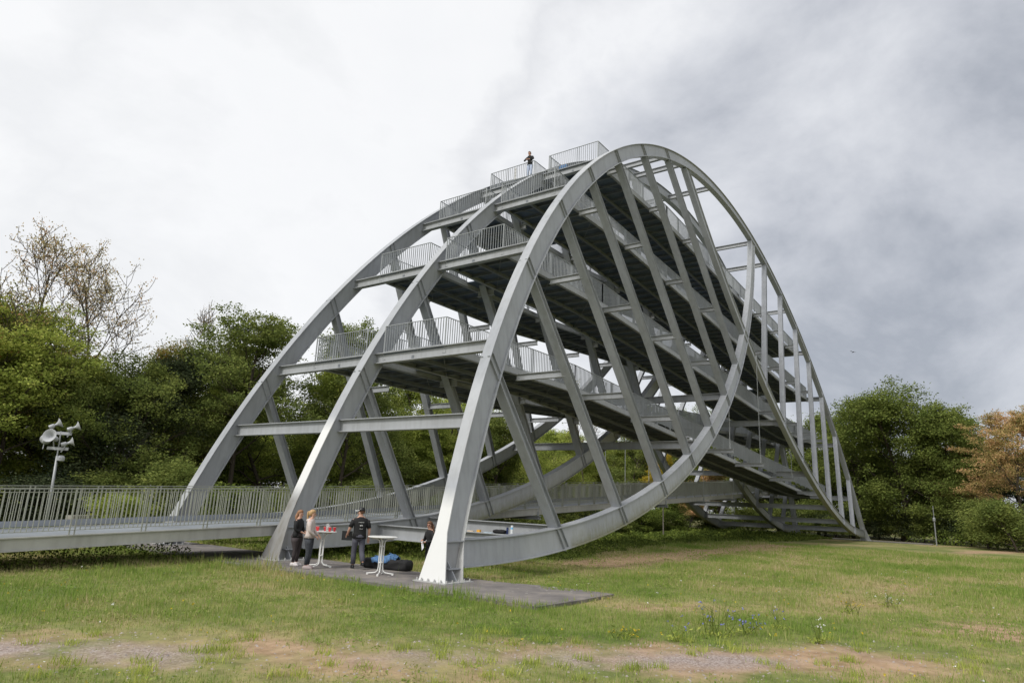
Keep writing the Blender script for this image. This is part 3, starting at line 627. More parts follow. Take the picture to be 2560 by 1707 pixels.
# ================================================================ TREES
PH = {}
def tree_proto(name, H, R, nl, nleaf, lsize, seed, base=.25, trunk=.16, up=.35, cluster=.5, levels=3, flat=.6, droop=0, aspect=.5, minr=.006):
    rs = np.random.RandomState(seed); rnd = random.Random(seed); m = MB(); tips = []
    def grow(p, d, ln, rad, lev):
        k = 4 if lev < 2 else 3; pts = [p]; q = p.copy(); dd = d.copy()
        for i in range(k):
            dd = (dd+Vector((rnd.gauss(0, .16), rnd.gauss(0, .16), rnd.gauss(0, .10)+(.08 if lev > 0 else 0)-droop*lev))).normalized(); q = q+dd*ln/k; pts.append(q)
        m.tube(pts, [max(minr, rad*(1-.62*i/k)) for i in range(k+1)], 7 if lev == 0 else (5 if lev == 1 else 3), False)
        if lev >= levels:
            tips.append(pts[-1]); tips.append(pts[-2]); return
        nb = nl[lev]
        for i in range(nb):
            f = (base if lev == 0 else .25)+(1-(base if lev == 0 else .25))*((i+rnd.random()*.8)/nb); idx = min(k-1, int(f*k)); fr = f*k-idx; o = pts[idx].lerp(pts[idx+1], min(1, fr))
            az = i*2.4+rnd.random()*1.2
            side = Vector((math.cos(az), math.sin(az), 0)); ax = (pts[idx+1]-pts[idx]).normalized()
            if lev == 0:
                e = rnd.uniform(.15, .6)+up*f; nd = (side*math.cos(e)+Vector((0, 0, 1))*math.sin(e)).normalized(); l2 = R*(1.02-.55*abs(f-.45)/.55)*rnd.uniform(.8, 1.12)
            else:
                perp = (side-ax*side.dot(ax)).normalized(); nd = (ax*.75+perp*.75+Vector((0, 0, rnd.uniform(-.1, .25)))).normalized(); l2 = ln*rnd.uniform(.42, .62)
            grow(o, nd, l2, rad*(.42 if lev == 0 else .5)*(1-.4*f), lev+1)
    grow(Vector((0, 0, 0)), Vector((0, 0, 1)), H*.93, trunk, 0)
    wood = m.mesh(name+'_trunk', BARK)
    T = np.array([tuple(t) for t in tips]); idx = rs.randint(0, len(T), nleaf)
    off = rs.normal(size=(nleaf, 3))*cluster; off[:, 2] *= flat
    c = T[idx]+off; c[:, 2] = np.maximum(c[:, 2], .3)
    p, f = leaves(c, lsize, aspect, .5, rs); crown = npmesh(name+'_crown', p, f, LG['green'], 4)
    zz_ = np.sort(c[:, 2])[int(len(c)*.995)]; PH[name] = float(zz_); return wood, crown
PR = {
 'locust': tree_proto('locust', 12, 4.4, (14, 7, 4), 42000, .155, 1, .28, .17, .5, .30, flat=.38),
 'locust2': tree_proto('locust_b', 12, 3.8, (13, 7, 4), 40000, .155, 2, .25, .16, .7, .30, flat=.38),
 'round': tree_proto('round', 12, 5.2, (17, 6, 4), 56000, .19, 3, .12, .22, .45, .38),
 'round2': tree_proto('round_b', 12, 4.6, (16, 6, 4), 50000, .19, 4, .10, .2, .6, .38),
 'slim': tree_proto('slim', 12, 2.6, (16, 6, 4), 34000, .13, 5, .15, .13, .6, .30),
 'sparse': tree_proto('sparse', 12, 4.0, (11, 7, 5), 5200, .105, 6, .40, .13, .75, .16, aspect=.6, minr=.016),
 'sparse2': tree_proto('sparse_b', 12, 3.8, (10, 7, 5), 5200, .105, 9, .36, .13, .8, .16, aspect=.6, minr=.016),
 'bare': tree_proto('bare', 12, 3.8, (11, 7, 6), 1500, .09, 7, .35, .14, .8, .2, minr=.02),
 'willow': tree_proto('willow', 12, 4.6, (14, 7, 4), 36000, .15, 8, .2, .2, .5, .34, droop=.12, flat=1.3, aspect=.3),
 'shrub': tree_proto('shrub', 3.2, 2.2, (10, 6, 0), 11000, .13, 10, .05, .06, .6, .33, levels=2),
}
def tree(x, y, H, kind, lm, label, cat='tree', group=None, name='tree', sxy=None, bark=None):
    hp = PH[PR[kind][1].name[:-6]]; s = H/hp; t_ = thing(name, label, cat, (x, y, float(gz(x, y))-.05), random.random()*6.28, group)
    sx = sxy if sxy else max(s, .78)
    for nm, me in zip(('trunk', 'crown'), PR[kind]):
        o = link(nm, me, t_); o.scale = (sx, sx, s); o.material_slots[0].link = 'OBJECT'; o.material_slots[0].material = (LG[lm] if nm == 'crown' else (bark or BARK))
    return t_
TL = [
 (-1.5, 22.1, 16.6, 'sparse', 'sparse', 'tall thin tree with sparse browning leaves, leftmost against the sky', .95),
 (3.6, 23.6, 17.0, 'sparse2', 'sparse', 'tall slender forked tree with brownish airy crown, second from the left', .95),
 (15.4, 34.5, 18.4, 'bare', 'sparse', 'bare pale branched tree rising behind the left forest edge', 1.0),
 (-3.2, 22.7, 12.4, 'sparse', 'mixed', 'ragged browning tree cut by the left edge of the photo', 1.0),
 (-1.0, 22.6, 11.6, 'locust', 'light', 'bright green feathery tree at the far left behind the walkway', 1.0),
 (2.3, 24.1, 12.0, 'locust2', 'mixed', 'green tree with a reddish brown flush beside the dark tree', 1.05),
 (-3.8, 20.8, 9.8, 'locust', 'light', 'light green tree partly outside the left edge', .95),
 (2.7, 19.6, 10.9, 'slim', 'dark', 'dark bushy evergreen tree between the light green ones', 1.35),
 (3.9, 20.2, 9.8, 'round', 'green', 'rounded mid green tree right of the dark evergreen', .72),
 (7.9, 24.9, 11.1, 'slim', 'light', 'light green slim tree in the gap left of the rear rib', 1.1),
 (10.6, 26.9, 11.5, 'slim', 'mixed', 'thin yellow-green tree behind the gap left of the rear rib', 1.1),
 (12.1, 21.4, 14.9, 'locust', 'green', 'large feathery green tree left of the rear rib', 1.15),
 (17.2, 24.0, 13.6, 'locust2', 'green', 'feathery green tree crossed by the rear rib', 1.1),
 (18.9, 20.2, 15.6, 'locust', 'green', 'tall feathery tree with its top above the first deck railing', .95),
 (20.0, 24.4, 12.9, 'slim', 'light', 'light green slim tree behind the rear rib', 1.2),
 (28.2, 25.3, 12.3, 'round2', 'green', 'mid green tree seen below the first ramp', 1.0),
 (36.2, 28.6, 15.2, 'locust2', 'light', 'light green tree seen between the near hangers', 1.1),
 (40.1, 27.4, 13.6, 'locust', 'light', 'pale green tree behind the left lower bows', 1.0),
 (44.4, 25.2, 12.8, 'round', 'green', 'green tree behind the crossing of the rear bows', .9),
 (38.5, 12.7, 8.0, 'willow', 'light', 'small drooping willow-like tree behind the walkway', .72),
 (64.7, 19.0, 15.7, 'locust2', 'green', 'dark leaved tree between hangers above the walkway', 1.0),
 (64.2, 24.2, 19.0, 'sparse2', 'mixed', 'thin tree top showing behind the upper ramps', 1.0),
 (70.1, 16.9, 15.5, 'round2', 'green', 'green tree behind the far ramps', 1.0),
 (75.0, 15.5, 15.2, 'locust', 'light', 'light tree behind the far ramps, right of the green one', 1.0),
 (63.1, 12.8, 10.6, 'locust2', 'yellow', 'yellowing tree behind the near lower bow', .55),
 (62.3, 9.8, 7.6, 'slim', 'orange', 'small orange-brown tree above the far walkway railing', 1.1),
 (80.4, 12.2, 16.0, 'round', 'green', 'green tree behind the far feet, left one', 1.0),
 (86.5, 9.5, 16.4, 'round2', 'green', 'green tree behind the far feet, right one', 1.2),
 (90.7, 5.4, 16.4, 'round', 'green', 'deep green tree at the back of the right-hand group', 1.2),
 (87.6, 0.9, 15.9, 'round2', 'maple', 'broad tree just behind the far rib', 1.2),
 (82.5, -4.2, 16.6, 'round2', 'maple', 'tall leafy tree touching the far rib', 1.25),
 (81.2, -9.8, 18.0, 'round', 'maple', 'largest round green tree right of the far foot', 1.45),
 (79.5, -13.8, 15.3, 'round2', 'maple', 'green tree forming the right shoulder of the big round tree', 1.2),
 (85.7, -15.7, 10.8, 'locust', 'green', 'dark green lower tree between the round tree and the orange ones', .95),
 (77.7, -18.3, 12.6, 'locust2', 'orange', 'orange tinged feathery tree, left one at the right edge', 1.0),
 (71.7, -22.2, 13.9, 'locust', 'orange', 'taller orange tinged tree at the right edge', 1.0),
 (69.6, -25.0, 12.1, 'locust2', 'orange', 'orange tinged tree cut by the right edge', 1.0),
]
for x, y, H, kd, lm, lab, sx in TL:
    tree(x, y, H, kd, lm, lab, 'tree', None, 'tree', sx, BARKL if kd == 'slim' else None)
rr = random.Random(5)
FG = 'trees filling the forest behind the arch tower'
FL = 'dense leafy tree filling the dark forest belt behind the arch tower'
k = 0
for i in range(24):       # second and third rows closing the wood
    for row in (0, 1):
        x = -12+i*4.6+rr.uniform(-1.2, 1.2); y = 29+row*7+rr.uniform(-2, 2)-max(0, x-45)*.12+ (1 if x > 20 else 0)
        H = rr.uniform(7.8, 9.6)+row*1.6+max(0, x-10)*.035; tree(x, y, H, rr.choice(['round', 'round2', 'locust2']), rr.choice(['green', 'light', 'light', 'mixed', 'green']), FL, 'tree', FG, 'tree', 1.0)
for i in range(12):
    x = 92+rr.uniform(-2, 3); y = 16-i*4.2; tree(x, y, rr.uniform(9, 12), rr.choice(['round', 'round2']), rr.choice(['green', 'dark']), FL, 'tree', FG, 'tree', 1.1)
SG = 'shrubs along the foot of the forest'
SL = 'leafy shrub at the shaded foot of the forest belt'
for i in range(46):
    x = -13+i*2.4+rr.uniform(-.7, .7)
    if x < 3.2: y = 18.2+rr.uniform(-.6, 1.5)
    else: y = 13.5+rr.uniform(-2, 2)-max(0, x-60)*.5
    tree(x, y, rr.uniform(2.0, 3.9), 'shrub', rr.choice(['green', 'dark', 'under', 'green']), SL, 'shrub', SG, 'shrub', 1.25)
for i in range(22):
    y = 4-i*1.6; x = 80-max(0, -y-10)*.75+rr.uniform(-1, 1); tree(x+1.5, y, rr.uniform(2.2, 4.2), 'shrub', rr.choice(['green', 'dark', 'maple']), 'leafy shrub in the dark strip at the foot of the right-hand trees', 'shrub', 'shrubs under the right-hand trees', 'shrub', 1.4)
tree(64.5, -20.6, 4.6, 'shrub', 'green', 'big rounded green bush at the right edge of the meadow', 'bush', None, 'bush', 1.6)
tree(67.5, -18.4, 4.8, 'shrub', 'green', 'tall green bush behind the big rounded one at the right edge', 'bush', None, 'bush', 1.4)
tree(5.6, .4, 1.0, 'shrub', 'light', 'small bright green bush behind the black bag', 'bush', None, 'bush', .28)
tree(-.3, 11.0, 1.9, 'shrub', 'light', 'light green bush behind the rear foot', 'bush', None, 'bush', .7)

# ================================================================ PEOPLE
SKIN = mat('skin', (.50, .29, .21), .6); HAIRB = mat('hair_blonde', (.42, .27, .13), .6, noise=(30, .25)); HAIRR = mat('hair_reddish', (.26, .13, .065), .6, noise=(30, .25)); HAIRD = mat('hair_brown', (.13, .065, .035), .6, noise=(30, .3))
BLK = mat('black_cloth', (.014, .014, .015), .85); HOOD = mat('pale_pink_fleece', (.52, .45, .42), .9, bump=.3, bscale=60); LEGG = mat('dark_leggings', (.05, .04, .042), .75); JEAN = mat('charcoal_jeans', (.045, .05, .06), .85, noise=(25, .3)); TROU = mat('grey_trousers', (.075, .075, .095), .85)
SHOE = mat('pale_trainers', (.62, .58, .58), .6); SHOEG = mat('grey_pink_trainers', (.36, .30, .29), .6); LEATH = mat('black_leather', (.012, .012, .014), .35); LBLUE = mat('light_blue_jeans', (.42, .48, .62), .85); PAPER = mat('white_paper', (.78, .78, .82), .7); FOLD = mat('black_folder', (.015, .016, .018), .45)
def skinned(name, chains, mt, parent, sub=1, root=0):
    """chains: list of lists of (key|pos, r); shared joints are merged by key. Skin modifier -> one continuous mesh"""
    vs = []; rs = []; ed = []; key = {}
    for ch in chains:
        pr = None
        for p, r in ch:
            k = tuple(round(c, 4) for c in p)
            if k not in key: key[k] = len(vs); vs.append(k); rs.append(r)
            i = key[k]
            if pr is not None and (pr, i) not in ed: ed.append((pr, i))
            pr = i
    me = D.meshes.new('tmp'); me.from_pydata(vs, ed, []); o = D.objects.new('tmp', me); COL.objects.link(o)
    md = o.modifiers.new('s', 'SKIN'); md.use_smooth_shade = True; ly = me.skin_vertices[0]
    for i, r in enumerate(rs): ly.data[i].radius = r if hasattr(r, '__len__') else (r, r)
    ly.data[root].use_root = True
    sm = o.modifiers.new('u', 'SUBSURF'); sm.levels = sub; sm.render_levels = sub
    dg = bpy.context.evaluated_depsgraph_get(); dg.update(); nm = D.meshes.new_from_object(o.evaluated_get(dg)); D.objects.remove(o); D.meshes.remove(me)
    nm.materials.clear(); nm.materials.append(mt); nm.name = name; return link(name, nm, parent)
def loft(m, rings, n=18):
    """rings: (cx, cy, cz, a, b[, yaw]) ellipses"""
    vs = []
    for r in rings:
        cx, cy, cz, a, b = r[:5]; yw = r[5] if len(r) > 5 else 0
        for k in range(n):
            t = 2*math.pi*k/n; u, v = a*math.cos(t), b*math.sin(t); vs.append((cx+u*math.cos(yw)-v*math.sin(yw), cy+u*math.sin(yw)+v*math.cos(yw), cz))
    m.add(vs, [(i*n+k, i*n+(k+1) % n, (i+1)*n+(k+1) % n, (i+1)*n+k) for i in range(len(rings)-1) for k in range(n)]+[tuple(range(n-1, -1, -1)), tuple((len(rings)-1)*n+k for k in range(n))])
def person(label, loc, yaw, H=1.7, fem=True, top=BLK, legs=JEAN, shoes=SHOE, hair=HAIRB, arms=None, feet=None, sleeve=1.0, head_yaw=0, hairstyle='long', topz=.93, loosetop=0, hips=1.0, lean=0):
    P = thing('person', label, 'person', loc, yaw); k = H/1.75; P.scale = (k*1.08, k*1.08, k)
    sh = .175 if fem else .205; V3 = lambda *a: tuple(a)
    lx = lambda z: lean*max(0, z-.95)
    arms = arms or {1: ((.02, .24, 1.13), (.05, .25, .88)), -1: ((.02, -.24, 1.13), (.05, -.25, .88))}
    feet = feet or {1: ((.03, .10, .50), (0, .10, .09)), -1: ((.03, -.10, .50), (0, -.10, .09))}
    hy = math.radians(head_yaw); hd = lambda x, y, z: (lx(z)+.02+x*math.cos(hy)-y*math.sin(hy), x*math.sin(hy)+y*math.cos(hy), z)
    pel = (0, 0, .97); ch = (lx(1.28), 0, 1.28); nb = (lx(1.46), 0, 1.46)
    chains = [[(pel, .10), (ch, .105), (nb, .062), (hd(0, 0, 1.55), .052), (hd(.018, 0, 1.62), .080), (hd(.004, 0, 1.69), .082), (hd(-.002, 0, 1.735), .05)]]
    for s in (1, -1):
        el, wr = arms[s]; shd = (lx(1.41), s*sh, 1.41); kn, an = feet[s]
        d = (Vector(wr)-Vector(el)).normalized(); side = Vector((0, 0, 1)).cross(d)
        if side.length < .2: side = Vector((0, 1, 0))
        side.normalize(); palm = Vector(wr)+d*.055
        chains.append([(nb, .062), (shd, .055), (V3(*el), .040 if fem else .048), (V3(*wr), .026 if fem else .032), (tuple(palm), .028)])
        upv = d.cross(side)
        for j, (off, ln) in enumerate(((-.026, .070), (-.009, .080), (.009, .076), (.025, .058))):
            b = palm+side*off+d*.02; m1 = b+d*ln*.5-upv*.008; e = m1+d*ln*.35-upv*.028
            chains.append([(tuple(palm), .028), (tuple(b), .0105), (tuple(m1), .009), (tuple(e), .0075)])
        b = palm-side*.03-d*.02; e = b-side*.018+d*.035-upv*.02; chains.append([(tuple(palm), .028), (tuple(b), .012), (tuple(e), .009)])
        chains.append([(pel, .10), ((0, s*.085, .92), .085), (V3(*kn), .052), (V3(*an), .034), ((an[0]+.10, an[1], max(.035, an[2]-.05)), .03)])
    body = skinned('body', chains, SKIN, P, 1)
    f = MB()
    f.box(hd(.092, 0, 1.625), (.035, .022, .035), Matrix.Rotation(hy, 3, 'Z')); obj('nose', f, SKIN, body)
    f = MB()
    for s in (1, -1): f.box(hd(.083, s*.032, 1.648), (.012, .022, .010), Matrix.Rotation(hy, 3, 'Z'))
    obj('eyes', f, LEATH, body)
    f = MB(); f.box(hd(.084, 0, 1.583), (.012, .040, .010), Matrix.Rotation(hy, 3, 'Z')); obj('mouth', f, mat('lip', (.38, .13, .11), .6), body)
    # torso garment: loft + sleeves
    m = MB(); w0, w1, w2 = (.155*hips, .135, .150) if fem else (.165, .165, .178); dd = .115 if fem else .125
    loft(m, [(0, 0, topz, dd*hips*1.05+loosetop, w0+.02+loosetop), (lx(1.02), 0, 1.02, dd*(1+.15*(hips-1)), w0*.98+loosetop), (lx(1.12), 0, 1.12, dd*.92, w1+loosetop*.7), (lx(1.25), 0, 1.25, dd*1.06, w2), (lx(1.36), 0, 1.36, dd*1.0, sh+.022), (lx(1.43), 0, 1.43, dd*.88, sh+.020), (lx(1.47), 0, 1.472, .092, sh-.03), (lx(1.49), 0, 1.495, .078, .092), (lx(1.5), 0, 1.515, .066, .070)])
    for s in (1, -1):
        el, wr = arms[s]; a = Vector((lx(1.40), s*(sh-.012), 1.415)); b = Vector(el); c = Vector(wr)
        pts = [a, a.lerp(b, .5), b]; rs = [.062, .056, .047]
        if sleeve > .6:
            pts[-1] = a.lerp(b, .92); rs = [.068, .060, .050]; pts += [b.lerp(c, .08), b.lerp(c, .5), b.lerp(c, sleeve*.93)]; rs += [.046, .042, .036]
        else: pts = [a, a.lerp(b, .4), a.lerp(b, .85)]; rs = [.068, .066, .064]
        m.tube(pts, rs, 12)
    obj('top', m, top, P, smooth=True)
    m = MB(); q = .108 if fem else .115
    loft(m, [(0, 0, 1.02, dd*.98*hips, .128*hips), (-.012*hips, 0, .93, dd*1.1*hips, w0+.008), (-.005, 0, .86, dd*1.05*hips, w0+.01), (0, 0, .80, .075*hips, .125*hips)])
    for s in (1, -1):
        kn, an = feet[s]; hp = Vector((0, s*.085*hips, .88)); kv = Vector(kn); av = Vector(an); jj = .0 if fem else .02
        m.tube([hp, hp.lerp(kv, .35), kv, kv.lerp(av, .35), kv.lerp(av, .92)], [.098*hips, .088*hips, .062+jj*.6, .061+jj*.7, .045+jj], 14)
    obj('trousers', m, legs, P, smooth=True)
    for s in (1, -1):
        kn, an = feet[s]; ax, ay = an[0], an[1]; tip = max(.0, an[2]-.09)
        m = MB(); loft(m, [(ax+.055, ay, tip+.0, .145, .047), (ax+.055, ay, tip+.03, .145, .049), (ax+.045, ay, tip+.06, .13, .043), (ax+.01, ay, tip+.10, .065, .04)], 14)
        obj('shoe', m, shoes, P, smooth=True)
    # hair
    m = MB(); c0 = hd(-.012, 0, 1.60)
    if hairstyle != 'short':
        loft(m, [(*hd(-.048, 0, 1.58), .055, .082, hy), (*hd(-.042, 0, 1.65), .078, .090, hy), (*hd(-.014, 0, 1.70), .098, .092, hy), (*hd(-.006, 0, 1.74), .088, .080, hy), (*hd(-.004, 0, 1.772), .055, .05, hy), (*hd(-.004, 0, 1.785), .02, .02, hy)])
    else: loft(m, [(*hd(-.03, 0, 1.62), .06, .08, hy), (*hd(-.018, 0, 1.67), .088, .088, hy), (*hd(-.006, 0, 1.73), .085, .078, hy), (*hd(0, 0, 1.775), .04, .04, hy)])
    if hairstyle == 'pony':
        m.tube([hd(-.08, 0, 1.72), hd(-.13, 0, 1.70), hd(-.14, 0, 1.60), hd(-.13, 0, 1.46), hd(-.12, .01, 1.36)], [.028, .036, .034, .026, .008], 9)
    if hairstyle == 'long':
        for s in (-1, 0, 1): m.tube([hd(-.06, s*.055, 1.66), hd(-.085, s*.075, 1.55), hd(-.07+.03*abs(s), s*.085, 1.42), hd(-.07+.06*abs(s), s*.09, 1.27)], [.045, .045, .036, .010], 9)
    obj('hair', m, hair, P, smooth=True)
    return P, hd
pA, _ = person('woman in black top and dark leggings with long reddish hair, standing beside the cup table', (-.40, -1.86, 0), math.radians(-68), 1.64, True, BLK, LEGG, SHOE, HAIRR, arms={1: ((.03, .23, 1.15), (.22, .10, 1.06)), -1: ((.03, -.23, 1.15), (.22, -.06, 1.05))}, sleeve=.7, hairstyle='long', hips=1.28, topz=.90, head_yaw=-8)
pB, _ = person('blonde woman with ponytail in pale pink hoodie and dark jeans at the cup table', (-.66, -2.78, 0), math.radians(-55), 1.68, True, HOOD, JEAN, SHOEG, HAIRB, arms={1: ((.05, .22, 1.14), (.22, .12, 1.0)), -1: ((.05, -.22, 1.13), (.20, -.10, .98))}, sleeve=1.0, hairstyle='pony', hips=1.12, topz=.92, loosetop=.022)
m = MB(); loft(m, [(-.07, 0, 1.40, .05, .10), (-.075, 0, 1.44, .075, .12), (-.06, 0, 1.48, .07, .10), (-.04, 0, 1.50, .05, .07)]); obj('hood', m, HOOD, pB, smooth=True)
pC, hdC = person('man seen from behind in black T-shirt, black cap and grey trousers, holding a folder', (.70, -3.46, 0), math.radians(58), 1.78, False, BLK, TROU, LEATH, HAIRD, arms={1: ((.0, .285, 1.16), (.13, .31, 1.00)), -1: ((-.02, -.265, 1.14), (.03, -.265, .88))}, feet={1: ((.10, .10, .50), (.06, .10, .09)), -1: ((-.02, -.10, .50), (-.34, -.10, .20))}, sleeve=.4, head_yaw=66, hairstyle='short', topz=.88, loosetop=.02)
m = MB(); hy = math.radians(62); loft(m, [(*hdC(-.004, 0, 1.685), .098, .094, hy), (*hdC(-.004, 0, 1.72), .10, .096, hy), (*hdC(-.008, 0, 1.765), .088, .084, hy), (*hdC(-.01, 0, 1.795), .055, .05, hy), (*hdC(-.01, 0, 1.805), .015, .015, hy)])
cap = obj('cap', m, LEATH, pC, smooth=True); m = MB(); loft(m, [(*hdC(.12, 0, 1.688), .07, .075, hy), (*hdC(.12, 0, 1.700), .065, .07, hy)]); m.box(hdC(.05, .08, 1.715), (.09, .008, .014), Matrix.Rotation(hy, 3, 'Z')); obj('cap_brim', m, WHITE, cap)
m = MB(); m.box((.20, .345, .955), (.33, .012, .28), Matrix.Rotation(math.radians(66), 3, 'Z')); fo = obj('clipboard', m, FOLD); fo.location = pC.location; fo.rotation_euler = pC.rotation_euler; tag(fo, 'large black folder held low in the left hand of the man in the cap', 'folder')
PR_ = MB(); rr2 = random.Random(3)                                        # small white back print: a line of lettering, an emblem, a shorter line
def backx(z, y): return -.131*(1-(y/.19)**2)**.5-.010
for zc, wd, hh_, n in ((1.355, .16, .013, 9), (1.165, .10, .010, 7)):
    for i in range(n):
        y = -wd/2+wd*(i+.5)/n; PR_.box((backx(zc, y)-.006, y, zc+rr2.uniform(-.001, .001)), (.006, wd/n*.68, hh_*rr2.choice([.8, 1])))
for dy, dz, a_, b_ in ((-.028, 0, .030, .012), (-.012, .008, .014, .026), (.012, -.006, .014, .030), (.028, .002, .018, .020), (-.022, -.014, .012, .014), (.030, -.014, .012, .012)): PR_.box((backx(1.265, dy)-.006, dy, 1.265+dz), (.006, a_, b_))
obj('shirt_print', PR_, WHITE, pC)
pD, _ = person('woman with long brown hair and glasses half hidden behind the nearest foot, holding paper', (1.02, -6.16, 0), math.radians(168), 1.52, True, BLK, BLK, SHOE, HAIRD, arms={1: ((.06, .21, 1.14), (.22, .02, 1.10)), -1: ((.08, -.22, 1.16), (.26, -.07, 1.16))}, sleeve=1.0, hairstyle='long', head_yaw=14, lean=.08)
m = MB(); hyD = math.radians(14)
for sgn_ in (-1, 1): m.lathe([(.022, -.002), (.026, -.002), (.026, .002), (.022, .002)], (.05+.105*math.cos(hyD)-sgn_*.034*math.sin(hyD), .105*math.sin(hyD)+sgn_*.034*math.cos(hyD), 1.648), 12, Matrix.Rotation(hyD, 3, 'Z') @ Matrix.Rotation(math.pi/2, 3, 'Y'))
obj('glasses', m, mat('dark_red_frame', (.12, .02, .02), .4), pD)
m = MB(); m.box((.28, -.01, 1.0), (.004, .21, .29), Matrix.Rotation(.5, 3, 'X')); pp = obj('sheet', m, PAPER); pp.location = (1.02, -6.16, 0); pp.scale = (1.52/1.75,)*3; pp.rotation_euler = (0, 0, math.radians(150)); pp.name = 'paper_sheet'; tag(pp, 'white paper sheets held by the woman behind the nearest foot', 'paper')
PZ = 23.45*S
pE, _ = person('person in black top and light blue jeans leaning on the highest platform railing', (16.92*S+.30, .98*S, PZ), math.radians(182), 1.74, True, BLK, LBLUE, SHOE, HAIRD, arms={1: ((.16, .30, 1.20), (.28, .06, 1.17)), -1: ((.16, -.30, 1.20), (.28, -.04, 1.19))}, sleeve=.75, hairstyle='short', lean=.12)
# ================================================================ TABLES, CUPS, BAGS
def bistro(x, y, yaw, H=1.06, r=.41, label='', legs=None):
    T_ = thing('bistro_table', label, 'table', (x, y, 0), yaw)
    m = MB(); m.lathe([(r-.02, H-.028), (r, H-.022), (r, H-.006), (r-.012, H)], n=36); obj('table_top', m, WHITE, T_, smooth=False)
    m = MB()
    for a in (0, math.pi/2): c, s_ = math.cos(a), math.sin(a); m.bar((-r*.75*c, -r*.75*s_, H-.045), (r*.75*c, r*.75*s_, H-.045), .03, .03)
    obj('top_bracket', m, mat('beige_bracket', (.45, .40, .30), .5), T_)
    for i in range(4):
        a = i*math.pi/2; c, s_ = math.cos(a), math.sin(a); m = MB(); pr = [(.30, H-.06), (.16, H-.075), (.085, H-.13), (.062, H-.22), (.060, .22), (.075, .12), (.13, .065), (.22, .05), (.36, .035)]
        m.tube([(q*c, q*s_, z) for q, z in pr], .017, 8); m.box((.365*c, .365*s_, .025), (.05, .05, .05), Matrix.Rotation(a, 3, 'Z')); obj('leg', m, WHITE, T_, smooth=False)
    m = MB()
    for z in (.34, H-.28): m.lathe([(.052, z-.012), (.07, z-.012), (.07, z+.012), (.052, z+.012)], n=10)
    obj('leg_ring', m, WHITE, T_); return T_
bistro(.04, -2.54, .35, 1.06, .41, 'white round standing table with the red cups and jug on it')
bistro(.11, -5.11, .62, 1.06, .43, 'empty white round standing table beside the black bag')
TX, TY, TH = .04, -2.54, 1.06
def at_tab(r, f): return (TX+.579*r+.70*f, TY-.814*r+.50*f)
LC = ['leftmost pair, front', 'leftmost pair, rear', 'left of the clear jug', 'right beside the clear jug', 'rightmost on the table']
for i, (r_, f_) in enumerate(((-.18, -.02), (-.235, .10), (.02, .10), (.215, -.10), (.33, .05))):
    x, y = at_tab(r_, f_); cp = thing('cup', 'red plastic cup, '+LC[i], 'cup', (x, y, TH), 0, 'red plastic cups on the standing table')
    m = MB(); m.lathe([(.028, 0), (.046, .118), (.049, .12), (.049, .126), (.043, .126), (.026, .01)], n=18); obj('cup_body', m, RED, cp, smooth=True)
    m = MB(); m.lathe([(.046, .121), (.051, .123), (.051, .128), (.046, .128)], n=18); obj('rim', m, mat('cup_rim_pink', (.85, .35, .35), .35), cp)
GL = D.materials.new('clear_plastic'); GL.use_nodes = True; g_ = GL.node_tree.nodes['Principled BSDF']; g_.inputs['Transmission Weight'].default_value = .75; g_.inputs['Roughness'].default_value = .08; g_.inputs['Base Color'].default_value = (.86, .86, .86, 1)
x, y = at_tab(.12, .02); jg = thing('jug', 'clear plastic jug standing between the red cups', 'jug', (x, y, TH)); m = MB(); m.lathe([(.055, 0), (.062, .10), (.058, .17), (.045, .20), (.048, .23), (.044, .23), (.041, .2), (.053, .17), (.057, .1), (.05, .008)], n=20); obj('jug_body', m, GL, jg, smooth=True); m = MB(); m.tube([(.055, 0, .18), (.10, 0, .17), (.105, 0, .11), (.058, 0, .07)], .008, 6); obj('handle', m, GL, jg)
# big black bag with blue jacket
def softbox(m, L_, Wd, Hh, seed, nx=18, nyy=20):
    rs = np.random.RandomState(seed); vs = []
    for i in range(nx+1):
        u = i/nx; x = (u-.5)*L_; e = min(1, min(u, 1-u)*20+.25)**.4
        for j in range(nyy):
            a = 2*math.pi*j/nyy+math.pi/nyy; ca, sa = math.cos(a), math.sin(a); p = 9.0; rr_ = (abs(ca)**p+abs(sa)**p)**(-1/p)
            yy = ca*rr_*Wd/2*(.75+.25*e)*(1+.07*math.sin(5*u*3+j)); z = Hh/2+sa*rr_*Hh/2*(.72+.28*e)*(1+(.10*math.sin(9*u+2*j)+.05*rs.randn() if sa > 0 else 0)); vs.append((x, yy, max(0.004, z)))
    n = nyy; m.add(vs, [(i*n+k, (i+1)*n+k, (i+1)*n+(k+1) % n, i*n+(k+1) % n) for i in range(nx) for k in range(n)]+[tuple(range(n)), tuple(nx*n+k for k in range(n-1, -1, -1))])
bag = thing('holdall', 'long black fabric holdall lying on the slab behind the empty table', 'bag', (1.42, -4.08, 0), math.radians(-80)); m = MB(); softbox(m, 1.62, .42, .30, 4, 22, 24); obj('bag_body', m, BLK, bag, smooth=True); m = MB(); m.bar((-.7, -.0, .305), (.7, 0, .305), .03, .012); obj('zip', m, LEATH, bag)
DEN = mat('blue_denim', (.075, .16, .31), .85, noise=(14, .35), bump=.5, bscale=20); jk = MB(); rs = np.random.RandomState(8); vs = []
for i in range(15):
    for j in range(11):
        u, v = i/14-.5, j/10-.5; vs.append((u*.78+.03*rs.randn(), v*.46*(1-.35*u)+.02*rs.randn(), .30+.16*max(0, 1-(abs(v)*2)**2.2)*(.55+.55*math.exp(-((u-.22)/.16)**2)+.25*math.sin(u*17+v*6)*.4)-.10*(abs(v)*2)**4+.012*rs.randn()))
jk.add(vs, [(i*11+j, (i+1)*11+j, (i+1)*11+j+1, i*11+j+1) for i in range(14) for j in range(10)])
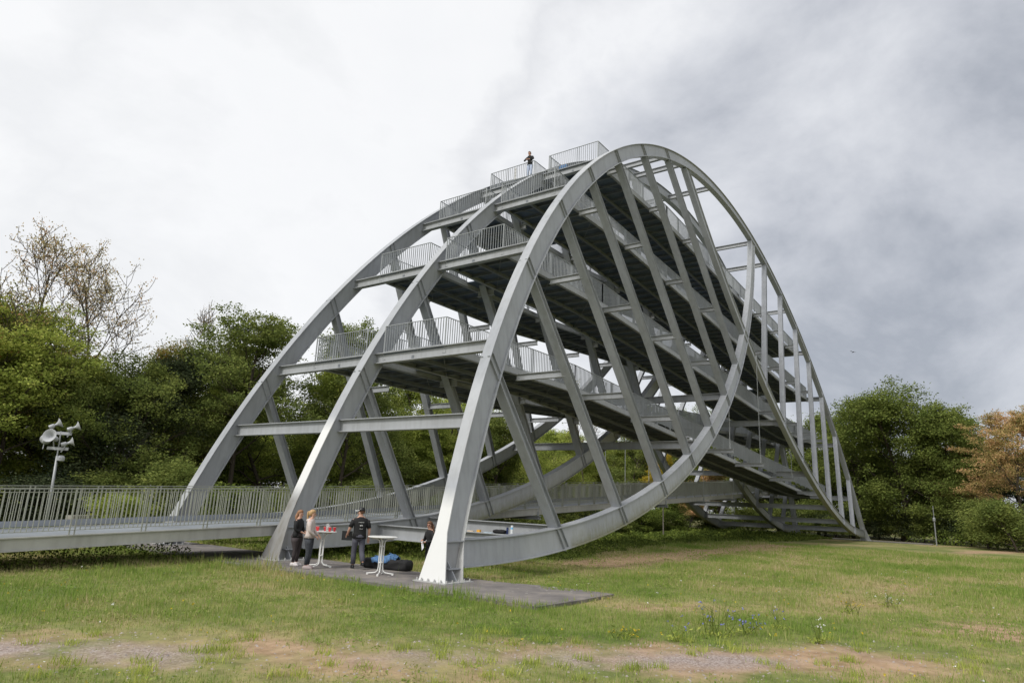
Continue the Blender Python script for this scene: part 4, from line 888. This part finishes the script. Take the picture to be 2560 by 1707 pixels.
jo = obj('denim_jacket', jk, DEN, loc=(1.40, -4.05, 0), rot=math.radians(-74), smooth=True); tag(jo, 'crumpled blue denim jacket thrown over the black holdall', 'jacket')
sd = jo.modifiers.new('t', 'SOLIDIFY'); sd.thickness = .02
# things on the low beam between the near bows
BX, BZ = 5.4*S, (bowtop(5.4)-.12)*S
def flat(name, y, l, w, h, mt, rz, label, cat, dx=0):
    m = MB(); m.box((0, 0, h/2), (w, l, h), Matrix.Rotation(rz, 3, 'Z')); o = obj(name, m, mt, loc=(BX+dx, y, BZ)); tag(o, label, cat); return o
flat('food_box', -4.62, .22, .14, .03, mat('cream_card', (.62, .5, .36), .7), .2, 'cream snack tray on the low beam, nearest the foot', 'tray')
flat('orange_box', -4.98, .12, .10, .075, mat('orange_card', (.72, .36, .04), .6), .1, 'small orange box on the low beam', 'box')
flat('magazine', -5.42, .30, .21, .012, mat('blue_white_print', (.45, .58, .72), .4, noise=(9, .5)), .3, 'open blue and white magazine on the low beam', 'magazine')
cb = MB(); softbox(cb, .46, .26, .13, 9, 12, 8); o = obj('cloth_bag', cb, BLK, loc=(BX, -5.90, BZ), rot=math.pi/2, smooth=True); tag(o, 'small black cloth bag on the low beam beside the bottles', 'bag')
def bottle(y, h, r, mt, mt2, label, name='bottle', dx=0):
    B_ = thing(name, label, 'bottle', (BX+dx, y, BZ)); m = MB(); m.lathe([(r*.92, 0), (r, .01), (r, h*.80), (r*.9, h*.86)], n=18); obj('bottle_body', m, mt, B_, smooth=False); m = MB(); m.lathe([(r*1.0, h*.86), (r*1.0, h), (r*.9, h+.004)], n=18); obj('lid', m, mt, B_)
    m = MB(); m.lathe([(r*1.01, h*.58), (r*1.01, h*.80)], n=18); obj('label_band', m, mt2, B_)
bottle(-6.20, .22, .038, mat('navy_plastic', (.02, .03, .09), .35), mat('navy_band', (.03, .05, .15), .35), 'dark blue drinks bottle next to the black cloth bag')
bottle(-6.38, .29, .042, mat('white_enamel', (.72, .74, .74), .3), mat('sky_blue_band', (.20, .50, .78), .4), 'tall white drinks bottle with a light blue band')
# top platform odds and ends
m = MB(); m.box((0, 0, .55), (.03, .13, .75)); 
for z in (.35, .55, .75, .95): m.box((-.025, 0, z-.08), (.012, .11, .12))
o = obj('info_panel', m, mat('light_grey_sheet', (.50, .50, .50), .5), loc=(17.1*S, 2.05*S, PZ)); tag(o, 'narrow upright white panel behind the railing of the highest platform', 'panel')
m = MB(); softbox(m, .5, .22, .42, 12, 10, 8); o = obj('blue_backpack', m, DEN, loc=(17.5*S, -1.5*S, PZ), rot=math.pi/2, smooth=True); tag(o, 'blue bag on the floor of the highest front platform', 'bag')
m = MB(); m.lathe([(.33, 0), (.32, .15), (.24, .30), (.10, .38), (.02, .39)], n=20); o = obj('white_dome', m, WHITE, loc=(13.1*S, -3.5*S, 19.33*S), smooth=True); tag(o, 'rounded white object behind the bars of the second highest balcony', 'dome')
# ================================================================ LOUDSPEAKER MAST
MT = mat('mast_grey', (.36, .37, .38), .5, .2); HRN = mat('horn_grey', (.42, .43, .45), .4)
ms = thing('loudspeaker_mast', 'leaning grey mast carrying a cluster of horn loudspeakers, behind the walkway on the left', 'mast', (-1.15, 14.72, 0))
m = MB(); m.tube([(0, 0, -.2), (-.04, .02, 1.8), (-.09, .04, 3.35)], [.07, .06, .05], 10); obj('pole', m, MT, ms, smooth=True)
m = MB(); m.tube([(-.09, .04, 3.3), (-.13, .05, 4.45)], .03, 8); obj('upper_pole', m, MT, ms)
rgt = Vector((.71, -.70, 0)); fwd = Vector((.70, .71, 0)); upz = Vector((0, 0, 1))
for z, l in ((3.67, 1.05), (4.36, 1.1)):
    m = MB(); c = Vector((-.12, .05, z)); m.bar(c-rgt*l*.42, c+rgt*l*.42, .05, .13); obj('crossarm', m, HRN, ms)
m = MB(); m.lathe([(.08, 0), (.15, .03), (.15, .16), (.10, .24)], c=tuple(Vector((-.11, .05, 3.12))+rgt*.2), n=14, R=Matrix.Rotation(.15, 3, 'X')); obj('driver_unit', m, HRN, ms, smooth=False)
def horn(c, d, s_=.80):
    d = Vector(d).normalized(); R_ = d.to_track_quat('Z', 'Y').to_matrix(); m = MB()
    m.lathe([(a_*s_, b_*s_) for a_, b_ in [(.10, -.34), (.115, -.32), (.115, -.08), (.06, -.06), (.07, .04), (.12, .14), (.20, .22), (.29, .27), (.30, .275), (.275, .26), (.18, .19), (.10, .10), (.03, .05)]], c=tuple(c), n=22, R=R_)
    h = obj('horn', m, HRN, ms, smooth=True); b = MB(); b.bar(Vector(c)-d*.05, Vector(c)-d*.22-upz*.34, .03, .05); obj('bracket', b, MT, h)
c0 = Vector((-.16, .055, 0))
horn(c0-rgt*.24+upz*4.72, rgt*.72+upz*.5+fwd*.4); horn(c0+rgt*.55+upz*4.64, rgt*.78+upz*.42+fwd*.35); horn(c0+rgt*.42+upz*3.93, rgt*.8+upz*.35+fwd*.35); horn(c0-rgt*.15-fwd*.25+upz*4.14, -fwd*.9-rgt*.1+upz*.2, 1); horn(c0-rgt*.55+upz*4.0, fwd*.9-rgt*.3+upz*.3)
# ================================================================ SMALL GROUND THINGS
m = MB(); m.tube([(0, 0, 0), (0, 0, 2.6)], .06, 8); m.tube([(0, 0, 2.6), (0, 0, 4.0)], .03, 6); m.lathe([(.10, 2.45), (.14, 2.5), (.14, 2.75), (.08, 2.85)], n=10)
o = obj('marker_post', m, mat('zinc_post', (.30, .31, .32), .5, .3), loc=(69.5, -14.0, -.1)); tag(o, 'thin grey marker post in front of the dark trees on the right', 'post')
m = MB(); m.box((0, 0, .45), (2.4, .5, .9)); o = obj('concrete_block', m, mat('old_concrete', (.24, .23, .20), .9, noise=(3, .25)), loc=(-.6, 11.2, 0), rot=.2); tag(o, 'low weathered concrete block behind the walkway near the rear foot', 'block')
m = MB(); m.tube([(0, 0, 0), (-.02, 0, 1.6), (.05, .02, 3.2)], [.07, .06, .05], 8); o = obj('bare_stick', m, BARKL, loc=(48, 6.6, 0), rot=.3); tag(o, 'pale bare leaning stem below the far walkway', 'stem')
# chicory and flowers
BLU = leafmat('chicory_blue', [(.16, .17, .48), (.24, .25, .60), (.32, .33, .66)], .2); YEL = leafmat('yellow_petals', [(.45, .34, .03), (.55, .42, .05), (.6, .5, .08)], .2); WHT = leafmat('white_petals', [(.6, .6, .55), (.7, .7, .66), (.8, .8, .78)], .2)
def flowers(name, x, y, sp, nst, H, nf, fm, label, spread=None):
    F_ = thing(name, label, 'wildflower', (x, y, float(gz(x, y)))); rs = np.random.RandomState(int(abs(x*100+y*10))); m = MB(); hd_ = []
    for i in range(nst):
        a = rs.rand()*6.28; r_ = sp*rs.rand()**.6; h = H*(.5+.6*rs.rand()); b = Vector((r_*math.cos(a), r_*math.sin(a), 0)); t_ = b+Vector((.12*rs.randn(), .12*rs.randn(), h)); m.tube([b, b.lerp(t_, .5)+Vector((.02*rs.randn(), .02*rs.randn(), 0)), t_], [.006, .005, .003], 4, False)
        for q in range(2): p0 = b.lerp(t_, .4+.3*rs.rand()); t2 = p0+Vector((.14*rs.randn(), .14*rs.randn(), .18*h)); m.tube([p0, t2], [.004, .002], 3, False); hd_.append(t2)
        hd_.append(t_)
    st_ = obj('stems', m, LG['under'], F_); hd_ = np.array([tuple(q) for q in hd_])[:nf]
    c = np.repeat(hd_, 5, 0)+rs.normal(size=(len(hd_)*5, 3))*.010; p, f = leaves(c, .030, .8, .4, rs); link('petals', npmesh('petals', p, f, fm, 4), F_)
    base = rs.normal(size=(60, 3))*np.array([sp*.6, sp*.6, .03])+np.array([0, 0, .06]); p, f = leaves(base, .09, .3, 1, rs); link('leaves', npmesh('leaves', p, f, LG['light'], 4), F_)
flowers('chicory', -1.05, -15.3, .34, 20, .62, 24, BLU, 'tallest clump of blue flowering chicory on the meadow')
flowers('chicory', -.35, -15.6, .26, 10, .42, 16, BLU, 'smaller clump of blue chicory right of the tallest one')
flowers('chicory', -2.1, -14.9, .15, 4, .5, 6, BLU, 'sparse chicory stems left of the tallest clump')
flowers('chicory', .8, -15.9, .2, 4, .5, 5, BLU, 'two or three blue chicory heads right of the clumps')
flowers('ragwort', -2.6, -14.2, .22, 8, .16, 14, YEL, 'low yellow flower cushion left of the chicory')
flowers('ragwort', 4.8, -16.6, .35, 8, .4, 14, YEL, 'yellow flowers to the right of the chicory')
flowers('yarrow', 6.9, -17.2, .3, 8, .4, 20, WHT, 'white flower clump further right on the meadow')
flowers('yarrow', -.2, -16.9, .12, 5, .4, 9, WHT, 'small white flowers at the edge of the gravel')
n = 700; x, y, r = scatter(n, 7, 45, .9); k_ = ~on_pad(x, y) & (z_gravel(x, y) < .4) & ~under_mask(x, y) & (fbm(x, y, .3, 61) > .44); x, y = x[k_], y[k_]
h_ = .05+.10*RS.rand(len(x)); c = np.repeat(np.stack([x, y, gz(x, y)+h_], 1), 3, 0)+RS.normal(size=(len(x)*3, 3))*.008
p, f = leaves(c, .034, .8, .4); me = npmesh('tiny_flowers', p, f, [YEL, WHT], 4); me.polygons.foreach_set('material_index', np.repeat((RS.rand(len(x)) > .7).astype(np.int32), 3)); link('tiny_flowers', me, kind='stuff', label='tiny yellow and white flowers dotted over the grass', category='flowers')
# tufts and weeds in the gravel
n = 90; x, y, r = scatter(n*4, 5.5, 18, 1); k_ = (z_gravel(x, y) > .15) | (z_straw(x, y) > .35); x, y = x[k_][:n], y[k_][:n]
tx = np.repeat(x, 60)+RS.normal(size=len(x)*60)*.09; ty = np.repeat(y, 60)+RS.normal(size=len(x)*60)*.09; p, f = blades(tx, ty, .05+.10*RS.rand(len(tx)), .9, .006); link('weed_tufts', npmesh('weed_tufts', p, f, LG['light'], 3), kind='stuff', label='green weed tufts on the gravelly strip', category='weeds')
# loose pebbles
n = 9000; x, y, r = scatter(n, 5.5, 20, 1); k_ = z_gravel(x, y) > .22; x, y = x[k_], y[k_]; pb = []; n = len(x); s_ = (.008+.02*RS.rand(n)**2)
oct_ = np.array([(1, 0, 0), (0, 1, 0), (-1, 0, 0), (0, -1, 0), (0, 0, .7)]); p = (np.stack([x, y, gz(x, y)], 1)[:, None, :]+oct_[None]*s_[:, None, None]*(.7+.6*RS.rand(n, 5, 1))).reshape(-1, 3); b_ = (np.arange(n)*5)[:, None, None]+np.array([(0, 1, 4), (1, 2, 4), (2, 3, 4), (3, 0, 4)])[None]; link('pebbles', npmesh('pebbles', p, b_.reshape(-1, 3), mat('pebble', (.30, .26, .24), .9, noise=(7, .4)), 3), kind='stuff', label='loose pebbles on the worn strip', category='pebbles')
# bird
m = MB(); m.tube([(-.18, 0, 0), (0, 0, .02), (.2, 0, 0)], [.02, .06, .02], 6); m.add([(0, 0, .03), (.08, .45, .10), (-.08, .42, .10), (0, 0, .03), (.08, -.45, .10), (-.08, -.42, .10)], [(0, 1, 2), (3, 5, 4)]); o = obj('bird', m, BLK, loc=(73.5, -7.1, 21.8), rot=1.0); tag(o, 'tiny dark bird flying above the right-hand trees', 'bird')
